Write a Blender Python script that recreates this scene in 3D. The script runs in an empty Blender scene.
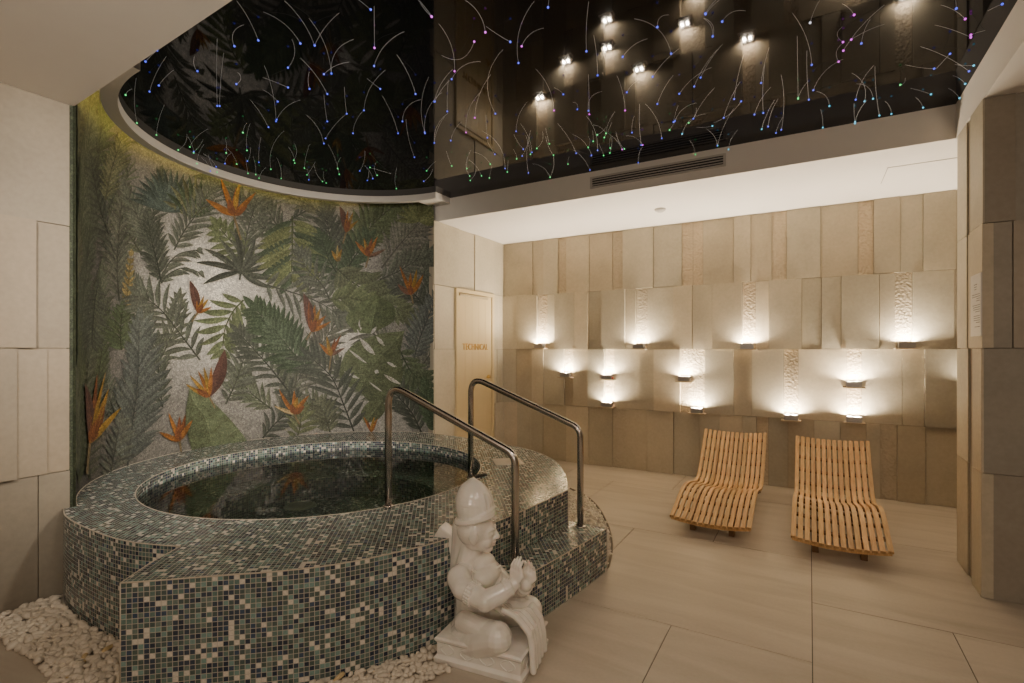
import bpy, bmesh, math, random
from mathutils import Vector, Matrix, Euler
random.seed(7)
PI = math.pi
scene = bpy.context.scene
col = scene.collection

# ------------------------------------------------------------------ camera
FPX, TH, CAMH, HY = 511.0, math.radians(30.2), 1.4, 350.0
cam_d = bpy.data.cameras.new('camera')
cam_d.sensor_width = 36.0
cam_d.lens = 36.0 * FPX / 1024.0
cam_d.shift_y = (HY - 341.5) / 1024.0
cam_d.clip_start = 0.02
cam = bpy.data.objects.new('camera', cam_d)
col.objects.link(cam)
cam.location = (0, 0, CAMH)
cam.rotation_euler = (PI / 2, 0, TH)
scene.camera = cam

def ray(px, py):
    u = (px - 512) / FPX
    return Vector((-math.sin(TH) + u * math.cos(TH), math.cos(TH) + u * math.sin(TH), -(py - HY) / FPX))
def on_z(px, py, z):
    d = ray(px, py); t = (z - CAMH) / d.z
    return Vector((0, 0, CAMH)) + d * t
def on_y(px, py, y):
    d = ray(px, py); t = y / d.y
    return Vector((0, 0, CAMH)) + d * t
def on_x(px, py, x):
    d = ray(px, py); t = x / d.x
    return Vector((0, 0, CAMH)) + d * t

# ------------------------------------------------------------------ helpers
def tag(o, label=None, cat=None, group=None, kind=None):
    if label: o['label'] = label
    if cat: o['category'] = cat
    if group: o['group'] = group
    if kind: o['kind'] = kind
    return o

def link(name, me, parent=None):
    o = bpy.data.objects.new(name, me)
    col.objects.link(o)
    if parent is not None: o.parent = parent
    return o

def empty(name, loc=(0, 0, 0), rz=0.0):
    o = bpy.data.objects.new(name, None)
    o.empty_display_size = 0.1
    col.objects.link(o)
    o.location = loc; o.rotation_euler = (0, 0, rz)
    return o

class MB:
    """mesh collector: vertices, faces, per-face material slot, colour, uvs"""
    def __init__(s):
        s.v = []; s.f = []; s.m = []; s.c = []; s.uv = []
    gam = None
    def face(s, pts, mi=0, c=(1, 1, 1), uv=None):
        if s.gam and not isinstance(c[0], (list, tuple)): 
            g_ = .3 * c[0] + .55 * c[1] + .15 * c[2]; fl_ = c[0] > 1.5 * c[1]
            c = tuple((max(g_ * .16 + v * .84, 0) ** s.gam if not fl_ else v * .50 + .02) for v in c)
        b = len(s.v)
        s.v += [tuple(p) for p in pts]
        s.f.append(tuple(range(b, b + len(pts))))
        s.m.append(mi); s.c.append(c); s.uv.append(uv)
    def grid(s, rows, mi=0, c=(1, 1, 1), closed=False, uvs=None):
        b = len(s.v); n = len(rows[0])
        for r in rows: s.v += [tuple(p) for p in r]
        for i in range(len(rows) - 1):
            for j in range(n if closed else n - 1):
                k = (j + 1) % n
                s.f.append((b + i * n + j, b + i * n + k, b + (i + 1) * n + k, b + (i + 1) * n + j))
                s.m.append(mi); s.c.append(c)
                s.uv.append([uvs[i][j], uvs[i][j + 1], uvs[i + 1][j + 1], uvs[i + 1][j]] if uvs else None)
    def box(s, x0, x1, y0, y1, z0, z1, mi=0, c=(1, 1, 1), M=None):
        p = [Vector((x, y, z)) for z in (z0, z1) for y in (y0, y1) for x in (x0, x1)]
        if M is not None: p = [M @ q for q in p]
        b = len(s.v); s.v += [tuple(q) for q in p]
        for f in ((0, 2, 3, 1), (4, 5, 7, 6), (0, 1, 5, 4), (2, 6, 7, 3), (0, 4, 6, 2), (1, 3, 7, 5)):
            s.f.append(tuple(b + i for i in f)); s.m.append(mi); s.c.append(c); s.uv.append(None)
    def tube(s, path, r, n=10, mi=0, c=(1, 1, 1), caps=True):
        path = [Vector(p) for p in path]
        rad = r if isinstance(r, (list, tuple)) else [r] * len(path)
        rows = []; up = None
        for i, p in enumerate(path):
            t = (path[min(i + 1, len(path) - 1)] - path[max(i - 1, 0)]).normalized()
            if up is None:
                a = Vector((0, 0, 1)) if abs(t.z) < .9 else Vector((1, 0, 0))
                up = (a - t * a.dot(t)).normalized()
            else:
                up = (up - t * up.dot(t)).normalized()
            sd = t.cross(up)
            rows.append([p + (up * math.cos(2 * PI * k / n) + sd * math.sin(2 * PI * k / n)) * rad[i] for k in range(n)])
        b = len(s.v)
        s.grid(rows, mi, c, closed=True)
        if caps:
            s.f.append(tuple(b + k for k in reversed(range(n)))); s.m.append(mi); s.c.append(c); s.uv.append(None)
            e = b + (len(rows) - 1) * n
            s.f.append(tuple(e + k for k in range(n))); s.m.append(mi); s.c.append(c); s.uv.append(None)
    def lathe(s, prof, n=24, M=None, mi=0, c=(1, 1, 1)):
        rows = []
        for r, z in prof:
            rows.append([Vector((r * math.cos(2 * PI * k / n), r * math.sin(2 * PI * k / n), z)) for k in range(n)])
        if M is not None: rows = [[M @ p for p in r_] for r_ in rows]
        s.grid(rows, mi, c, closed=True)
    def build(s, name, mats, parent=None, smooth=False, weld=0.0, fix=True, bevel=0.0):
        me = bpy.data.meshes.new(name)
        me.from_pydata(s.v, [], s.f)
        if not isinstance(mats, (list, tuple)): mats = [mats]
        for m in mats: me.materials.append(m)
        me.polygons.foreach_set('material_index', s.m)
        ca = me.color_attributes.new('Col', 'FLOAT_COLOR', 'CORNER')
        buf = []
        for f, c in zip(s.f, s.c):
            if c and isinstance(c[0], (list, tuple)):
                for q in c: buf += [q[0], q[1], q[2], 1.0]
            else:
                for _ in f: buf += [c[0], c[1], c[2], 1.0]
        ca.data.foreach_set('color', buf)
        if any(u is not None for u in s.uv):
            ul = me.uv_layers.new(name='UVMap')
            ub = []
            for f, u in zip(s.f, s.uv):
                if u is None:
                    for _ in f: ub += [0.0, 0.0]
                else:
                    for q in u: ub += [q[0], q[1]]
            ul.data.foreach_set('uv', ub)
        if weld > 0 or fix:
            bm = bmesh.new(); bm.from_mesh(me)
            if weld > 0: bmesh.ops.remove_doubles(bm, verts=bm.verts, dist=weld)
            if fix: bmesh.ops.recalc_face_normals(bm, faces=bm.faces)
            bm.to_mesh(me); bm.free()
        if smooth: me.polygons.foreach_set('use_smooth', [True] * len(me.polygons))
        me.update()
        o = link(name, me, parent)
        if bevel > 0:
            bv = o.modifiers.new('bevel', 'BEVEL'); bv.width = bevel; bv.segments = 2; bv.limit_method = 'ANGLE'
        return o

def spline(pts, n=8, closed=False):
    """Catmull-Rom through the points"""
    P = [Vector(p) for p in pts]; out = []
    m = len(P)
    for i in range(m if closed else m - 1):
        p1, p2 = P[i], P[(i + 1) % m]
        p0 = P[(i - 1) % m] if (closed or i > 0) else p1 * 2 - p2
        p3 = P[(i + 2) % m] if (closed or i + 2 < m) else p2 * 2 - p1
        for k in range(n):
            t = k / n
            out.append(0.5 * ((2 * p1) + (p2 - p0) * t + (2 * p0 - 5 * p1 + 4 * p2 - p3) * t * t + (3 * p1 - p0 - 3 * p2 + p3) * t ** 3))
    if not closed: out.append(P[-1].copy())
    return out

# ------------------------------------------------------------------ materials
def newmat(name):
    m = bpy.data.materials.new(name); m.use_nodes = True
    nt = m.node_tree
    b = nt.nodes.get('Principled BSDF')
    return m, nt, b
def N(nt, typ, **kw):
    n = nt.nodes.new(typ)
    for k, v in kw.items():
        if k.startswith('i_'): n.inputs[k[2:]].default_value = v
        else: setattr(n, k, v)
    return n
def L(nt, a, b): nt.links.new(a, b)
def mixc(nt, mode, fac, a, b):
    n = nt.nodes.new('ShaderNodeMix'); n.data_type = 'RGBA'; n.blend_type = mode
    for idx, v in ((0, fac), (6, a), (7, b)):
        if v is None: continue
        if hasattr(v, 'is_linked') or hasattr(v, 'links'): nt.links.new(v, n.inputs[idx])
        elif idx == 0: n.inputs[0].default_value = v
        else: n.inputs[idx].default_value = (v[0], v[1], v[2], 1)
    return n.outputs[2]
def math_n(nt, op, a, b=None):
    n = nt.nodes.new('ShaderNodeMath'); n.operation = op
    for i, v in enumerate((a, b)):
        if v is None: continue
        if hasattr(v, 'links'): nt.links.new(v, n.inputs[i])
        else: n.inputs[i].default_value = v
    return n.outputs[0]

def plain(name, c, rough=.5, metal=0.0, emit=None, es=0.0, noise=0.0, nscale=8.0, spec=.5, bump=0.0):
    m, nt, b = newmat(name)
    b.inputs['Base Color'].default_value = (*c, 1)
    b.inputs['Roughness'].default_value = rough
    b.inputs['Metallic'].default_value = metal
    b.inputs['Specular IOR Level'].default_value = spec
    if emit:
        b.inputs['Emission Color'].default_value = (*emit, 1); b.inputs['Emission Strength'].default_value = es
    if noise > 0 or bump > 0:
        tc = N(nt, 'ShaderNodeTexCoord')
        nz = N(nt, 'ShaderNodeTexNoise'); nz.inputs['Scale'].default_value = nscale; nz.inputs['Detail'].default_value = 5
        L(nt, tc.outputs['Object'], nz.inputs['Vector'])
        if noise > 0:
            o = mixc(nt, 'MIX', nz.outputs[0], [x * (1 - noise) for x in c], [min(1, x * (1 + noise)) for x in c])
            L(nt, o, b.inputs['Base Color'])
        if bump > 0:
            bp = N(nt, 'ShaderNodeBump'); bp.inputs['Strength'].default_value = bump; bp.inputs['Distance'].default_value = .01
            L(nt, nz.outputs[0], bp.inputs['Height']); L(nt, bp.outputs[0], b.inputs['Normal'])
    return m

def stone_mat(name, c, rough=.55, rugged=0.0):
    m, nt, b = newmat(name)
    tc = N(nt, 'ShaderNodeTexCoord'); at = N(nt, 'ShaderNodeVertexColor', layer_name='Col')
    n1 = N(nt, 'ShaderNodeTexNoise'); n1.inputs['Scale'].default_value = 3.2; n1.inputs['Detail'].default_value = 9; n1.inputs['Roughness'].default_value = .62
    n2 = N(nt, 'ShaderNodeTexNoise'); n2.inputs['Scale'].default_value = 38; n2.inputs['Detail'].default_value = 6
    L(nt, tc.outputs['Object'], n1.inputs['Vector']); L(nt, tc.outputs['Object'], n2.inputs['Vector'])
    a = mixc(nt, 'MIX', n1.outputs[0], [x * .78 for x in c], [x * 1.18 for x in c])
    a = mixc(nt, 'MULTIPLY', .35, a, mixc(nt, 'MIX', n2.outputs[0], (.55, .53, .5), (1.25, 1.25, 1.25)))
    a = mixc(nt, 'MULTIPLY', 1.0, a, at.outputs[0])
    L(nt, a, b.inputs['Base Color'])
    b.inputs['Roughness'].default_value = rough; b.inputs['Specular IOR Level'].default_value = .3
    bp = N(nt, 'ShaderNodeBump'); bp.inputs['Strength'].default_value = .15; bp.inputs['Distance'].default_value = .006
    h = n2.outputs[0]
    if rugged > 0:
        vo = N(nt, 'ShaderNodeTexVoronoi'); vo.inputs['Scale'].default_value = 42
        L(nt, tc.outputs['Object'], vo.inputs['Vector'])
        h = math_n(nt, 'ADD', vo.outputs['Distance'], n2.outputs[0])
        bp.inputs['Strength'].default_value = rugged; bp.inputs['Distance'].default_value = .014
    L(nt, h, bp.inputs['Height']); L(nt, bp.outputs[0], b.inputs['Normal'])
    return m

def tile_mat(name, size=.0205, pale=.10, dark=1.15):
    """square glass mosaic on the UV map (metres)"""
    m, nt, b = newmat(name)
    uv = N(nt, 'ShaderNodeTexCoord')
    sc = N(nt, 'ShaderNodeVectorMath', operation='SCALE'); sc.inputs['Scale'].default_value = 1.0 / size
    L(nt, uv.outputs['UV'], sc.inputs[0])
    fl = N(nt, 'ShaderNodeVectorMath', operation='FLOOR'); L(nt, sc.outputs[0], fl.inputs[0])
    fr = N(nt, 'ShaderNodeVectorMath', operation='FRACTION'); L(nt, sc.outputs[0], fr.inputs[0])
    wn = N(nt, 'ShaderNodeTexWhiteNoise', noise_dimensions='2D'); L(nt, fl.outputs[0], wn.inputs['Vector'])
    cr = N(nt, 'ShaderNodeValToRGB'); cr.color_ramp.interpolation = 'CONSTANT'
    D = dark
    stops = [(0, (.036 * D, .050 * D, .075 * D)), (.17, (.070 * D, .098 * D, .092 * D)), (.33, (.022 * D, .032 * D, .052 * D)), (.44, (.105 * D, .165 * D, .145 * D)),
             (.58, (.070 * D, .098 * D, .085 * D)), (.72, (.16 * D, .26 * D, .235 * D)), (.79, (.04 * D, .065 * D, .11 * D)), (.84, (.13 * D, .17 * D, .15 * D)), (1 - pale, (.66, .61, .53))]
    el = cr.color_ramp.elements
    el[0].position = 0; el[0].color = (*stops[0][1], 1)
    el[1].position = stops[1][0]; el[1].color = (*stops[1][1], 1)
    for p, c in stops[2:]:
        e = el.new(p); e.color = (*c, 1)
    L(nt, wn.outputs['Value'], cr.inputs[0])
    sx = N(nt, 'ShaderNodeSeparateXYZ'); L(nt, fr.outputs[0], sx.inputs[0])
    def edge(o):
        a = math_n(nt, 'SUBTRACT', o, .5); a = math_n(nt, 'ABSOLUTE', a)
        return a
    mx = math_n(nt, 'MAXIMUM', edge(sx.outputs[0]), edge(sx.outputs[1]))
    mr = N(nt, 'ShaderNodeMapRange'); mr.inputs['From Min'].default_value = .425; mr.inputs['From Max'].default_value = .455
    L(nt, mx, mr.inputs['Value'])
    g = mr.outputs[0]
    nz = N(nt, 'ShaderNodeTexNoise'); nz.inputs['Scale'].default_value = 130; L(nt, uv.outputs['UV'], nz.inputs['Vector'])
    tilec = mixc(nt, 'MULTIPLY', .6, cr.outputs[0], mixc(nt, 'MIX', nz.outputs[0], (.5, .5, .5), (1.6, 1.6, 1.6)))
    c = mixc(nt, 'MIX', g, tilec, (.47, .43, .36))
    L(nt, c, b.inputs['Base Color'])
    r = N(nt, 'ShaderNodeMapRange'); r.inputs['To Min'].default_value = .16; r.inputs['To Max'].default_value = .8
    L(nt, g, r.inputs['Value']); L(nt, r.outputs[0], b.inputs['Roughness'])
    bp = N(nt, 'ShaderNodeBump'); bp.invert = True; bp.inputs['Strength'].default_value = .5; bp.inputs['Distance'].default_value = .0015
    wv = math_n(nt, 'ADD', g, math_n(nt, 'MULTIPLY', wn.outputs['Value'], .25))
    L(nt, wv, bp.inputs['Height']); L(nt, bp.outputs[0], b.inputs['Normal'])
    return m

def mural_mat():
    m, nt, b = newmat('mural_mosaic')
    at = N(nt, 'ShaderNodeVertexColor', layer_name='Col'); tc = N(nt, 'ShaderNodeTexCoord')
    vo = N(nt, 'ShaderNodeTexVoronoi'); vo.inputs['Scale'].default_value = 75; L(nt, tc.outputs['Object'], vo.inputs['Vector'])
    ve = N(nt, 'ShaderNodeTexVoronoi', feature='DISTANCE_TO_EDGE'); ve.inputs['Scale'].default_value = 75; L(nt, tc.outputs['Object'], ve.inputs['Vector'])
    nz = N(nt, 'ShaderNodeTexNoise'); nz.inputs['Scale'].default_value = 9; nz.inputs['Detail'].default_value = 6; L(nt, tc.outputs['Object'], nz.inputs['Vector'])
    sp = N(nt, 'ShaderNodeSeparateColor'); L(nt, vo.outputs['Color'], sp.inputs[0])
    a = mixc(nt, 'MULTIPLY', .8, at.outputs[0], mixc(nt, 'MIX', sp.outputs[0], (.6, .6, .62), (1.4, 1.38, 1.35)))
    a = mixc(nt, 'MULTIPLY', .7, a, mixc(nt, 'MIX', nz.outputs[0], (.45, .46, .45), (1.5, 1.48, 1.45)))
    mr = N(nt, 'ShaderNodeMapRange'); mr.inputs['From Min'].default_value = 0.0; mr.inputs['From Max'].default_value = .10
    mr.inputs['To Min'].default_value = .45; mr.inputs['To Max'].default_value = 1.0
    L(nt, ve.outputs['Distance'], mr.inputs['Value'])
    cb = N(nt, 'ShaderNodeCombineColor')
    for i in range(3): L(nt, mr.outputs[0], cb.inputs[i])
    a = mixc(nt, 'MULTIPLY', 1.0, a, cb.outputs[0])
    L(nt, a, b.inputs['Base Color']); b.inputs['Roughness'].default_value = .6; b.inputs['Specular IOR Level'].default_value = .25
    return m

def floor_mat():
    m, nt, b = newmat('floor_porcelain')
    at = N(nt, 'ShaderNodeVertexColor', layer_name='Col'); tc = N(nt, 'ShaderNodeTexCoord')
    mp = N(nt, 'ShaderNodeMapping'); mp.inputs['Scale'].default_value = (.55, 3.2, 1); mp.inputs['Rotation'].default_value = (0, 0, .22)
    L(nt, tc.outputs['Object'], mp.inputs['Vector'])
    n1 = N(nt, 'ShaderNodeTexNoise'); n1.inputs['Scale'].default_value = 2.0; n1.inputs['Detail'].default_value = 8; n1.inputs['Distortion'].default_value = .8
    L(nt, mp.outputs[0], n1.inputs['Vector'])
    n2 = N(nt, 'ShaderNodeTexNoise'); n2.inputs['Scale'].default_value = 60; n2.inputs['Detail'].default_value = 3
    L(nt, tc.outputs['Object'], n2.inputs['Vector'])
    cr = N(nt, 'ShaderNodeValToRGB')
    cr.color_ramp.elements[0].position = .30; cr.color_ramp.elements[0].color = (.40, .34, .27, 1)
    cr.color_ramp.elements[1].position = .62; cr.color_ramp.elements[1].color = (.50, .435, .355, 1)
    L(nt, n1.outputs[0], cr.inputs[0])
    a = mixc(nt, 'MULTIPLY', .2, cr.outputs[0], mixc(nt, 'MIX', n2.outputs[0], (.6, .6, .6), (1.3, 1.3, 1.3)))
    a = mixc(nt, 'MULTIPLY', 1.0, a, at.outputs[0])
    L(nt, a, b.inputs['Base Color']); b.inputs['Roughness'].default_value = .42
    return m

def wood_mat():
    m, nt, b = newmat('lounger_wood')
    tc = N(nt, 'ShaderNodeTexCoord'); at = N(nt, 'ShaderNodeVertexColor', layer_name='Col')
    mp = N(nt, 'ShaderNodeMapping'); mp.inputs['Scale'].default_value = (30, 2.2, 6)
    L(nt, tc.outputs['Object'], mp.inputs['Vector'])
    n1 = N(nt, 'ShaderNodeTexNoise'); n1.inputs['Scale'].default_value = 3; n1.inputs['Detail'].default_value = 7; n1.inputs['Distortion'].default_value = .6
    L(nt, mp.outputs[0], n1.inputs['Vector'])
    cr = N(nt, 'ShaderNodeValToRGB')
    cr.color_ramp.elements[0].position = .3; cr.color_ramp.elements[0].color = (.46, .25, .085, 1)
    cr.color_ramp.elements[1].position = .7; cr.color_ramp.elements[1].color = (.68, .42, .185, 1)
    L(nt, n1.outputs[0], cr.inputs[0])
    L(nt, mixc(nt, 'MULTIPLY', 1.0, cr.outputs[0], at.outputs[0]), b.inputs['Base Color'])
    b.inputs['Roughness'].default_value = .4
    return m

def water_mat():
    m, nt, b = newmat('pool_water')
    nt.nodes.remove(b)
    out = nt.nodes.get('Material Output')
    tr = N(nt, 'ShaderNodeBsdfTransparent'); tr.inputs[0].default_value = (.72, .87, .80, 1)
    gl = N(nt, 'ShaderNodeBsdfGlossy'); gl.inputs['Roughness'].default_value = .015; gl.inputs[0].default_value = (1, 1, 1, 1)
    fz = N(nt, 'ShaderNodeFresnel'); fz.inputs['IOR'].default_value = 1.333
    mx = N(nt, 'ShaderNodeMixShader')
    tc = N(nt, 'ShaderNodeTexCoord'); nz = N(nt, 'ShaderNodeTexNoise'); nz.inputs['Scale'].default_value = 3.0; nz.inputs['Detail'].default_value = 2
    L(nt, tc.outputs['Object'], nz.inputs['Vector'])
    bp = N(nt, 'ShaderNodeBump'); bp.inputs['Strength'].default_value = .03; bp.inputs['Distance'].default_value = .02
    L(nt, nz.outputs[0], bp.inputs['Height']); L(nt, bp.outputs[0], gl.inputs['Normal'])
    L(nt, fz.outputs[0], mx.inputs[0]); L(nt, tr.outputs[0], mx.inputs[1]); L(nt, gl.outputs[0], mx.inputs[2])
    L(nt, mx.outputs[0], out.inputs['Surface'])
    return m

def marble_mat():
    m, nt, b = newmat('white_marble')
    tc = N(nt, 'ShaderNodeTexCoord'); n1 = N(nt, 'ShaderNodeTexNoise'); n1.inputs['Scale'].default_value = 7; n1.inputs['Detail'].default_value = 8; n1.inputs['Distortion'].default_value = 1.2
    L(nt, tc.outputs['Object'], n1.inputs['Vector'])
    cr = N(nt, 'ShaderNodeValToRGB')
    cr.color_ramp.elements[0].position = .28; cr.color_ramp.elements[0].color = (.70, .65, .57, 1)
    cr.color_ramp.elements[1].position = .55; cr.color_ramp.elements[1].color = (.84, .79, .72, 1)
    L(nt, n1.outputs[0], cr.inputs[0]); L(nt, cr.outputs[0], b.inputs['Base Color'])
    b.inputs['Roughness'].default_value = .16
    b.inputs['Subsurface Weight'].default_value = .12; b.inputs['Subsurface Scale'].default_value = .02
    b.inputs['Coat Weight'].default_value = .25; b.inputs['Coat Roughness'].default_value = .08
    return m

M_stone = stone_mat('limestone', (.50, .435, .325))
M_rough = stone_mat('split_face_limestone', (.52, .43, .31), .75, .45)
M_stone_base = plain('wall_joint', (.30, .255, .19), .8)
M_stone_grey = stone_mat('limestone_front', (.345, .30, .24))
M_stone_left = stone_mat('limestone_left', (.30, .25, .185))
M_white = plain('white_plaster', (.74, .69, .63), .6, noise=.03)
M_trim = plain('white_trim', (.62, .58, .53), .5, noise=.03)
def black_mat():
    m, nt, b = newmat('black_gloss_ceiling'); nt.nodes.remove(b); out = nt.nodes.get('Material Output')
    df = N(nt, 'ShaderNodeBsdfDiffuse'); df.inputs[0].default_value = (.004, .004, .005, 1)
    gl = N(nt, 'ShaderNodeBsdfGlossy'); gl.inputs['Roughness'].default_value = .03; gl.inputs[0].default_value = (.62, .62, .64, 1)
    fz = N(nt, 'ShaderNodeFresnel'); fz.inputs['IOR'].default_value = 1.42
    mx = N(nt, 'ShaderNodeMixShader'); L(nt, fz.outputs[0], mx.inputs[0]); L(nt, df.outputs[0], mx.inputs[1]); L(nt, gl.outputs[0], mx.inputs[2])
    L(nt, mx.outputs[0], out.inputs['Surface']); return m
M_black = black_mat()
M_tile = tile_mat('glass_mosaic')
M_tile_in = tile_mat('glass_mosaic_pool', .0205, .12, 1.3)
M_grout = plain('pale_grout', (.52, .45, .36), .7)
M_mural = mural_mat()
M_floor = floor_mat()
M_joint = plain('floor_joint', (.10, .085, .07), .9)
M_wood = wood_mat()
M_wood_dark = plain('dark_wood', (.17, .085, .03), .5, noise=.3, nscale=20)
M_water = water_mat()
M_marble = marble_mat()
M_steel = plain('brushed_steel', (.56, .52, .48), .2, 1.0)
M_pebble = plain('white_pebble', (.70, .62, .51), .6, noise=.14, nscale=30, bump=.3)
M_pebble2 = plain('yellowish_pebble', (.60, .45, .24), .6, noise=.25, nscale=30)
M_chip = plain('pale_gravel', (.78, .71, .60), .7, noise=.12, nscale=40)
M_door = plain('cream_door_paint', (.56, .44, .25), .45, noise=.04)
M_brass = plain('brass', (.62, .40, .12), .28, 1.0)
M_ledge = plain('stone_ledge', (.40, .32, .22), .6, noise=.15, nscale=30)
M_housing = plain('lamp_housing', (.33, .31, .29), .35, .8)
M_led = plain('lit_led', (1, 1, 1), .5, emit=(1.0, .85, .64), es=1500)
M_red = plain('red_plastic', (.5, .04, .02), .4)
M_strip = plain('cove_led', (1, 1, 1), .5, emit=(1.0, .80, .25), es=8)
M_vent = plain('vent_dark', (.02, .02, .02), .6)
M_ventf = plain('vent_frame', (.50, .46, .42), .5)
M_sheet = plain('notice_sheet', (.62, .59, .55), .35)
M_ink = plain('notice_ink', (.16, .15, .14), .7)
M_plastic = plain('white_plastic', (.72, .70, .66), .4)
M_fibre = plain('fibre', (.6, .6, .6), .4, emit=(.85, .86, .95), es=.05)

# ------------------------------------------------------------------ room shell
HC, HB = 2.82, 3.05             # soffit height, black ceiling height
YB, XD, XL, XR = 5.90, -3.545, -3.70, .85
C0 = (-3.32, 2.84); RW = 1.59   # niche
YS = 4.46                       # front of the rear soffit
YF = 1.01                       # edge of the front soffit

# floor: big porcelain slabs over a dark joint bed
fb = MB(); fb.box(-5.4, 3.2, -2.7, 6.1, -.12, -.004)
ft = MB()
def slab(x0, x1, y0, y1):
    t = random.uniform(.92, 1.06); g = .0022
    x0, x1, y0, y1 = max(x0, -3.9), min(x1, 3.1), max(y0, -2.6), min(y1, 6.05)
    if x1 - x0 < .02 or y1 - y0 < .02: return
    ft.box(x0 + g, x1 - g, y0 + g, y1 - g, -.008, 0.0, 0, (t, t, t * .99))
def row(y0, y1, xs):
    for a, b in zip(xs, xs[1:]): slab(a, b, y0, y1)
row(2.655, 3.955, [-3.9, -2.39, -1.19, .012])
row(1.36, 2.655, [-3.9, -3.01, -1.81, -.608, .012])
row(.06, 1.36, [-3.9, -2.39, -1.19, .012])
row(-1.24, .06, [-3.9, -3.01, -1.81, -.608, .012])
row(-2.6, -1.24, [-3.9, -2.39, -1.19, .012])
row(3.955, 5.25, [-3.9, -3.01, -1.81, -.608, .012])
row(5.25, 6.05, [-3.9, -2.39, -1.19, .012])
row(3.285, 4.585, [.012, 1.21, 3.1])
row(1.985, 3.285, [.012, .614, 1.81, 3.1])
row(.685, 1.985, [.012, 1.21, 3.1])
row(-.615, .685, [.012, .614, 1.81, 3.1])
row(-2.6, -.615, [.012, 1.21, 3.1])
row(4.585, 6.05, [.012, .33, 1.53, 3.1])
flo = fb.build('floor', M_joint); tag(flo, kind='structure')
fo = ft.build('floor_slabs', M_floor, flo)

# panelled walls -------------------------------------------------------
def panel_wall(name, frame, ulen, courses, mats, base_t=.12, base_z=(0, HC)):
    """frame(u, d, z) -> point; d = distance out of the wall. courses: (z0, z1, [(u0, u1, depth, slot)])"""
    mb = MB()
    def bx(u0, u1, d0, d1, z0, z1, mi, c):
        p = [Vector(frame(u, d, z)) for z in (z0, z1) for d in (d0, d1) for u in (u0, u1)]
        b = len(mb.v); mb.v += [tuple(q) for q in p]
        for f in ((0, 2, 3, 1), (4, 5, 7, 6), (0, 1, 5, 4), (2, 6, 7, 3), (0, 4, 6, 2), (1, 3, 7, 5)):
            mb.f.append(tuple(b + i for i in f)); mb.m.append(mi); mb.c.append(c); mb.uv.append(None)
    bx(ulen[0], ulen[1], -base_t, -.001, base_z[0], base_z[1], 2, (1, 1, 1))
    g = .0022
    for z0, z1, ps in courses:
        for u0, u1, d, s in ps:
            t = random.uniform(.86, 1.08); w = random.uniform(-.03, .03)
            bx(u0 + g, u1 - g, -.004, d, z0 + g, z1 - g, s, (t * (1 + w), t, t * (1 - w)))
    o = mb.build(name, mats)
    tag(o, kind='structure')
    return o

DEP = [.012, .030, .046, .020, .038, .008, .052]
def joints_to_panels(us, rough_at=(), u_end=None, seed=1, flat=False):
    rnd = random.Random(seed); out = []; last = None
    for a, b in zip(us, us[1:]):
        mid = (a + b) / 2
        if any(abs(mid - r) < (b - a) / 2 for r in rough_at):
            out.append((a, b, .0, 1)); last = 0
        else:
            d = rnd.choice([q for q in DEP if q != last]); last = d
            out.append((a, b, d, 0))
    return out
def pxX(xs): return [on_y(x, 350, YB).x for x in xs]
r1 = [-3.62] + pxX([533, 544, 558.5, 566.6, 589.6, 612.7, 623, 653.7, 682, 693, 703, 733.6, 751, 772, 786.7, 820.7, 858, 873.4, 900, 922.8]) + [1.12, 1.6, 2.2, 3.1]
r2 = [-3.62] + pxX([518.3, 538.4, 547.6, 555.6, 575.7, 589, 602.5, 626.2, 636.5, 647.5, 673.8, 692.8, 712.6, 742.8, 755.6, 769.2, 802, 821.5, 840.9, 879.3, 894.7, 911.9, 954.3]) + [1.5, 2.2, 3.1]
r3 = [-3.62] + pxX([517, 532.9, 544.6, 565, 574, 589, 605.4, 614.5, 640, 654.4, 681, 704.9, 734, 752, 784, 798.4, 846.4, 861.7, 902, 924]) + [1.2, 1.34, 2.2, 3.1]
r4 = [-3.62] + pxX([518, 532, 544, 567, 589.6, 612.7, 627, 647.5, 673.8, 700, 720, 743, 756.5, 768.6, 788, 814, 840, 866, 880, 897, 925]) + [1.2, 2.2, 3.1]
X_ = lambda px: on_y(px, 350, YB).x
courses = [
    (2.115, HC, joints_to_panels(r1, [X_(617), X_(562), X_(688), X_(698), X_(779), X_(866)], seed=3)),
    (1.41, 2.115, joints_to_panels(r2, [X_(543), X_(642), X_(749), X_(903)], seed=5)),
    (.705, 1.41, joints_to_panels(r3, [X_(569.5), X_(610), X_(692), X_(791), X_(854), 1.27], seed=8)),
    (.0, .705, joints_to_panels(r4, [X_(620), X_(762), X_(888)], seed=12)),
]
# relief: course one is nearly flush, the lower courses stand out
courses[0] = (courses[0][0], courses[0][1], [(a, b, d * .55, s) for a, b, d, s in courses[0][2]])
courses[3] = (courses[3][0], courses[3][1], [(a, b, d * .6, s) for a, b, d, s in courses[3][2]])
panel_wall('wall_back', lambda u, d, z: (u, YB - d, z), (-3.7, 3.1), courses, [M_stone, M_rough, M_stone_base])

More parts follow.
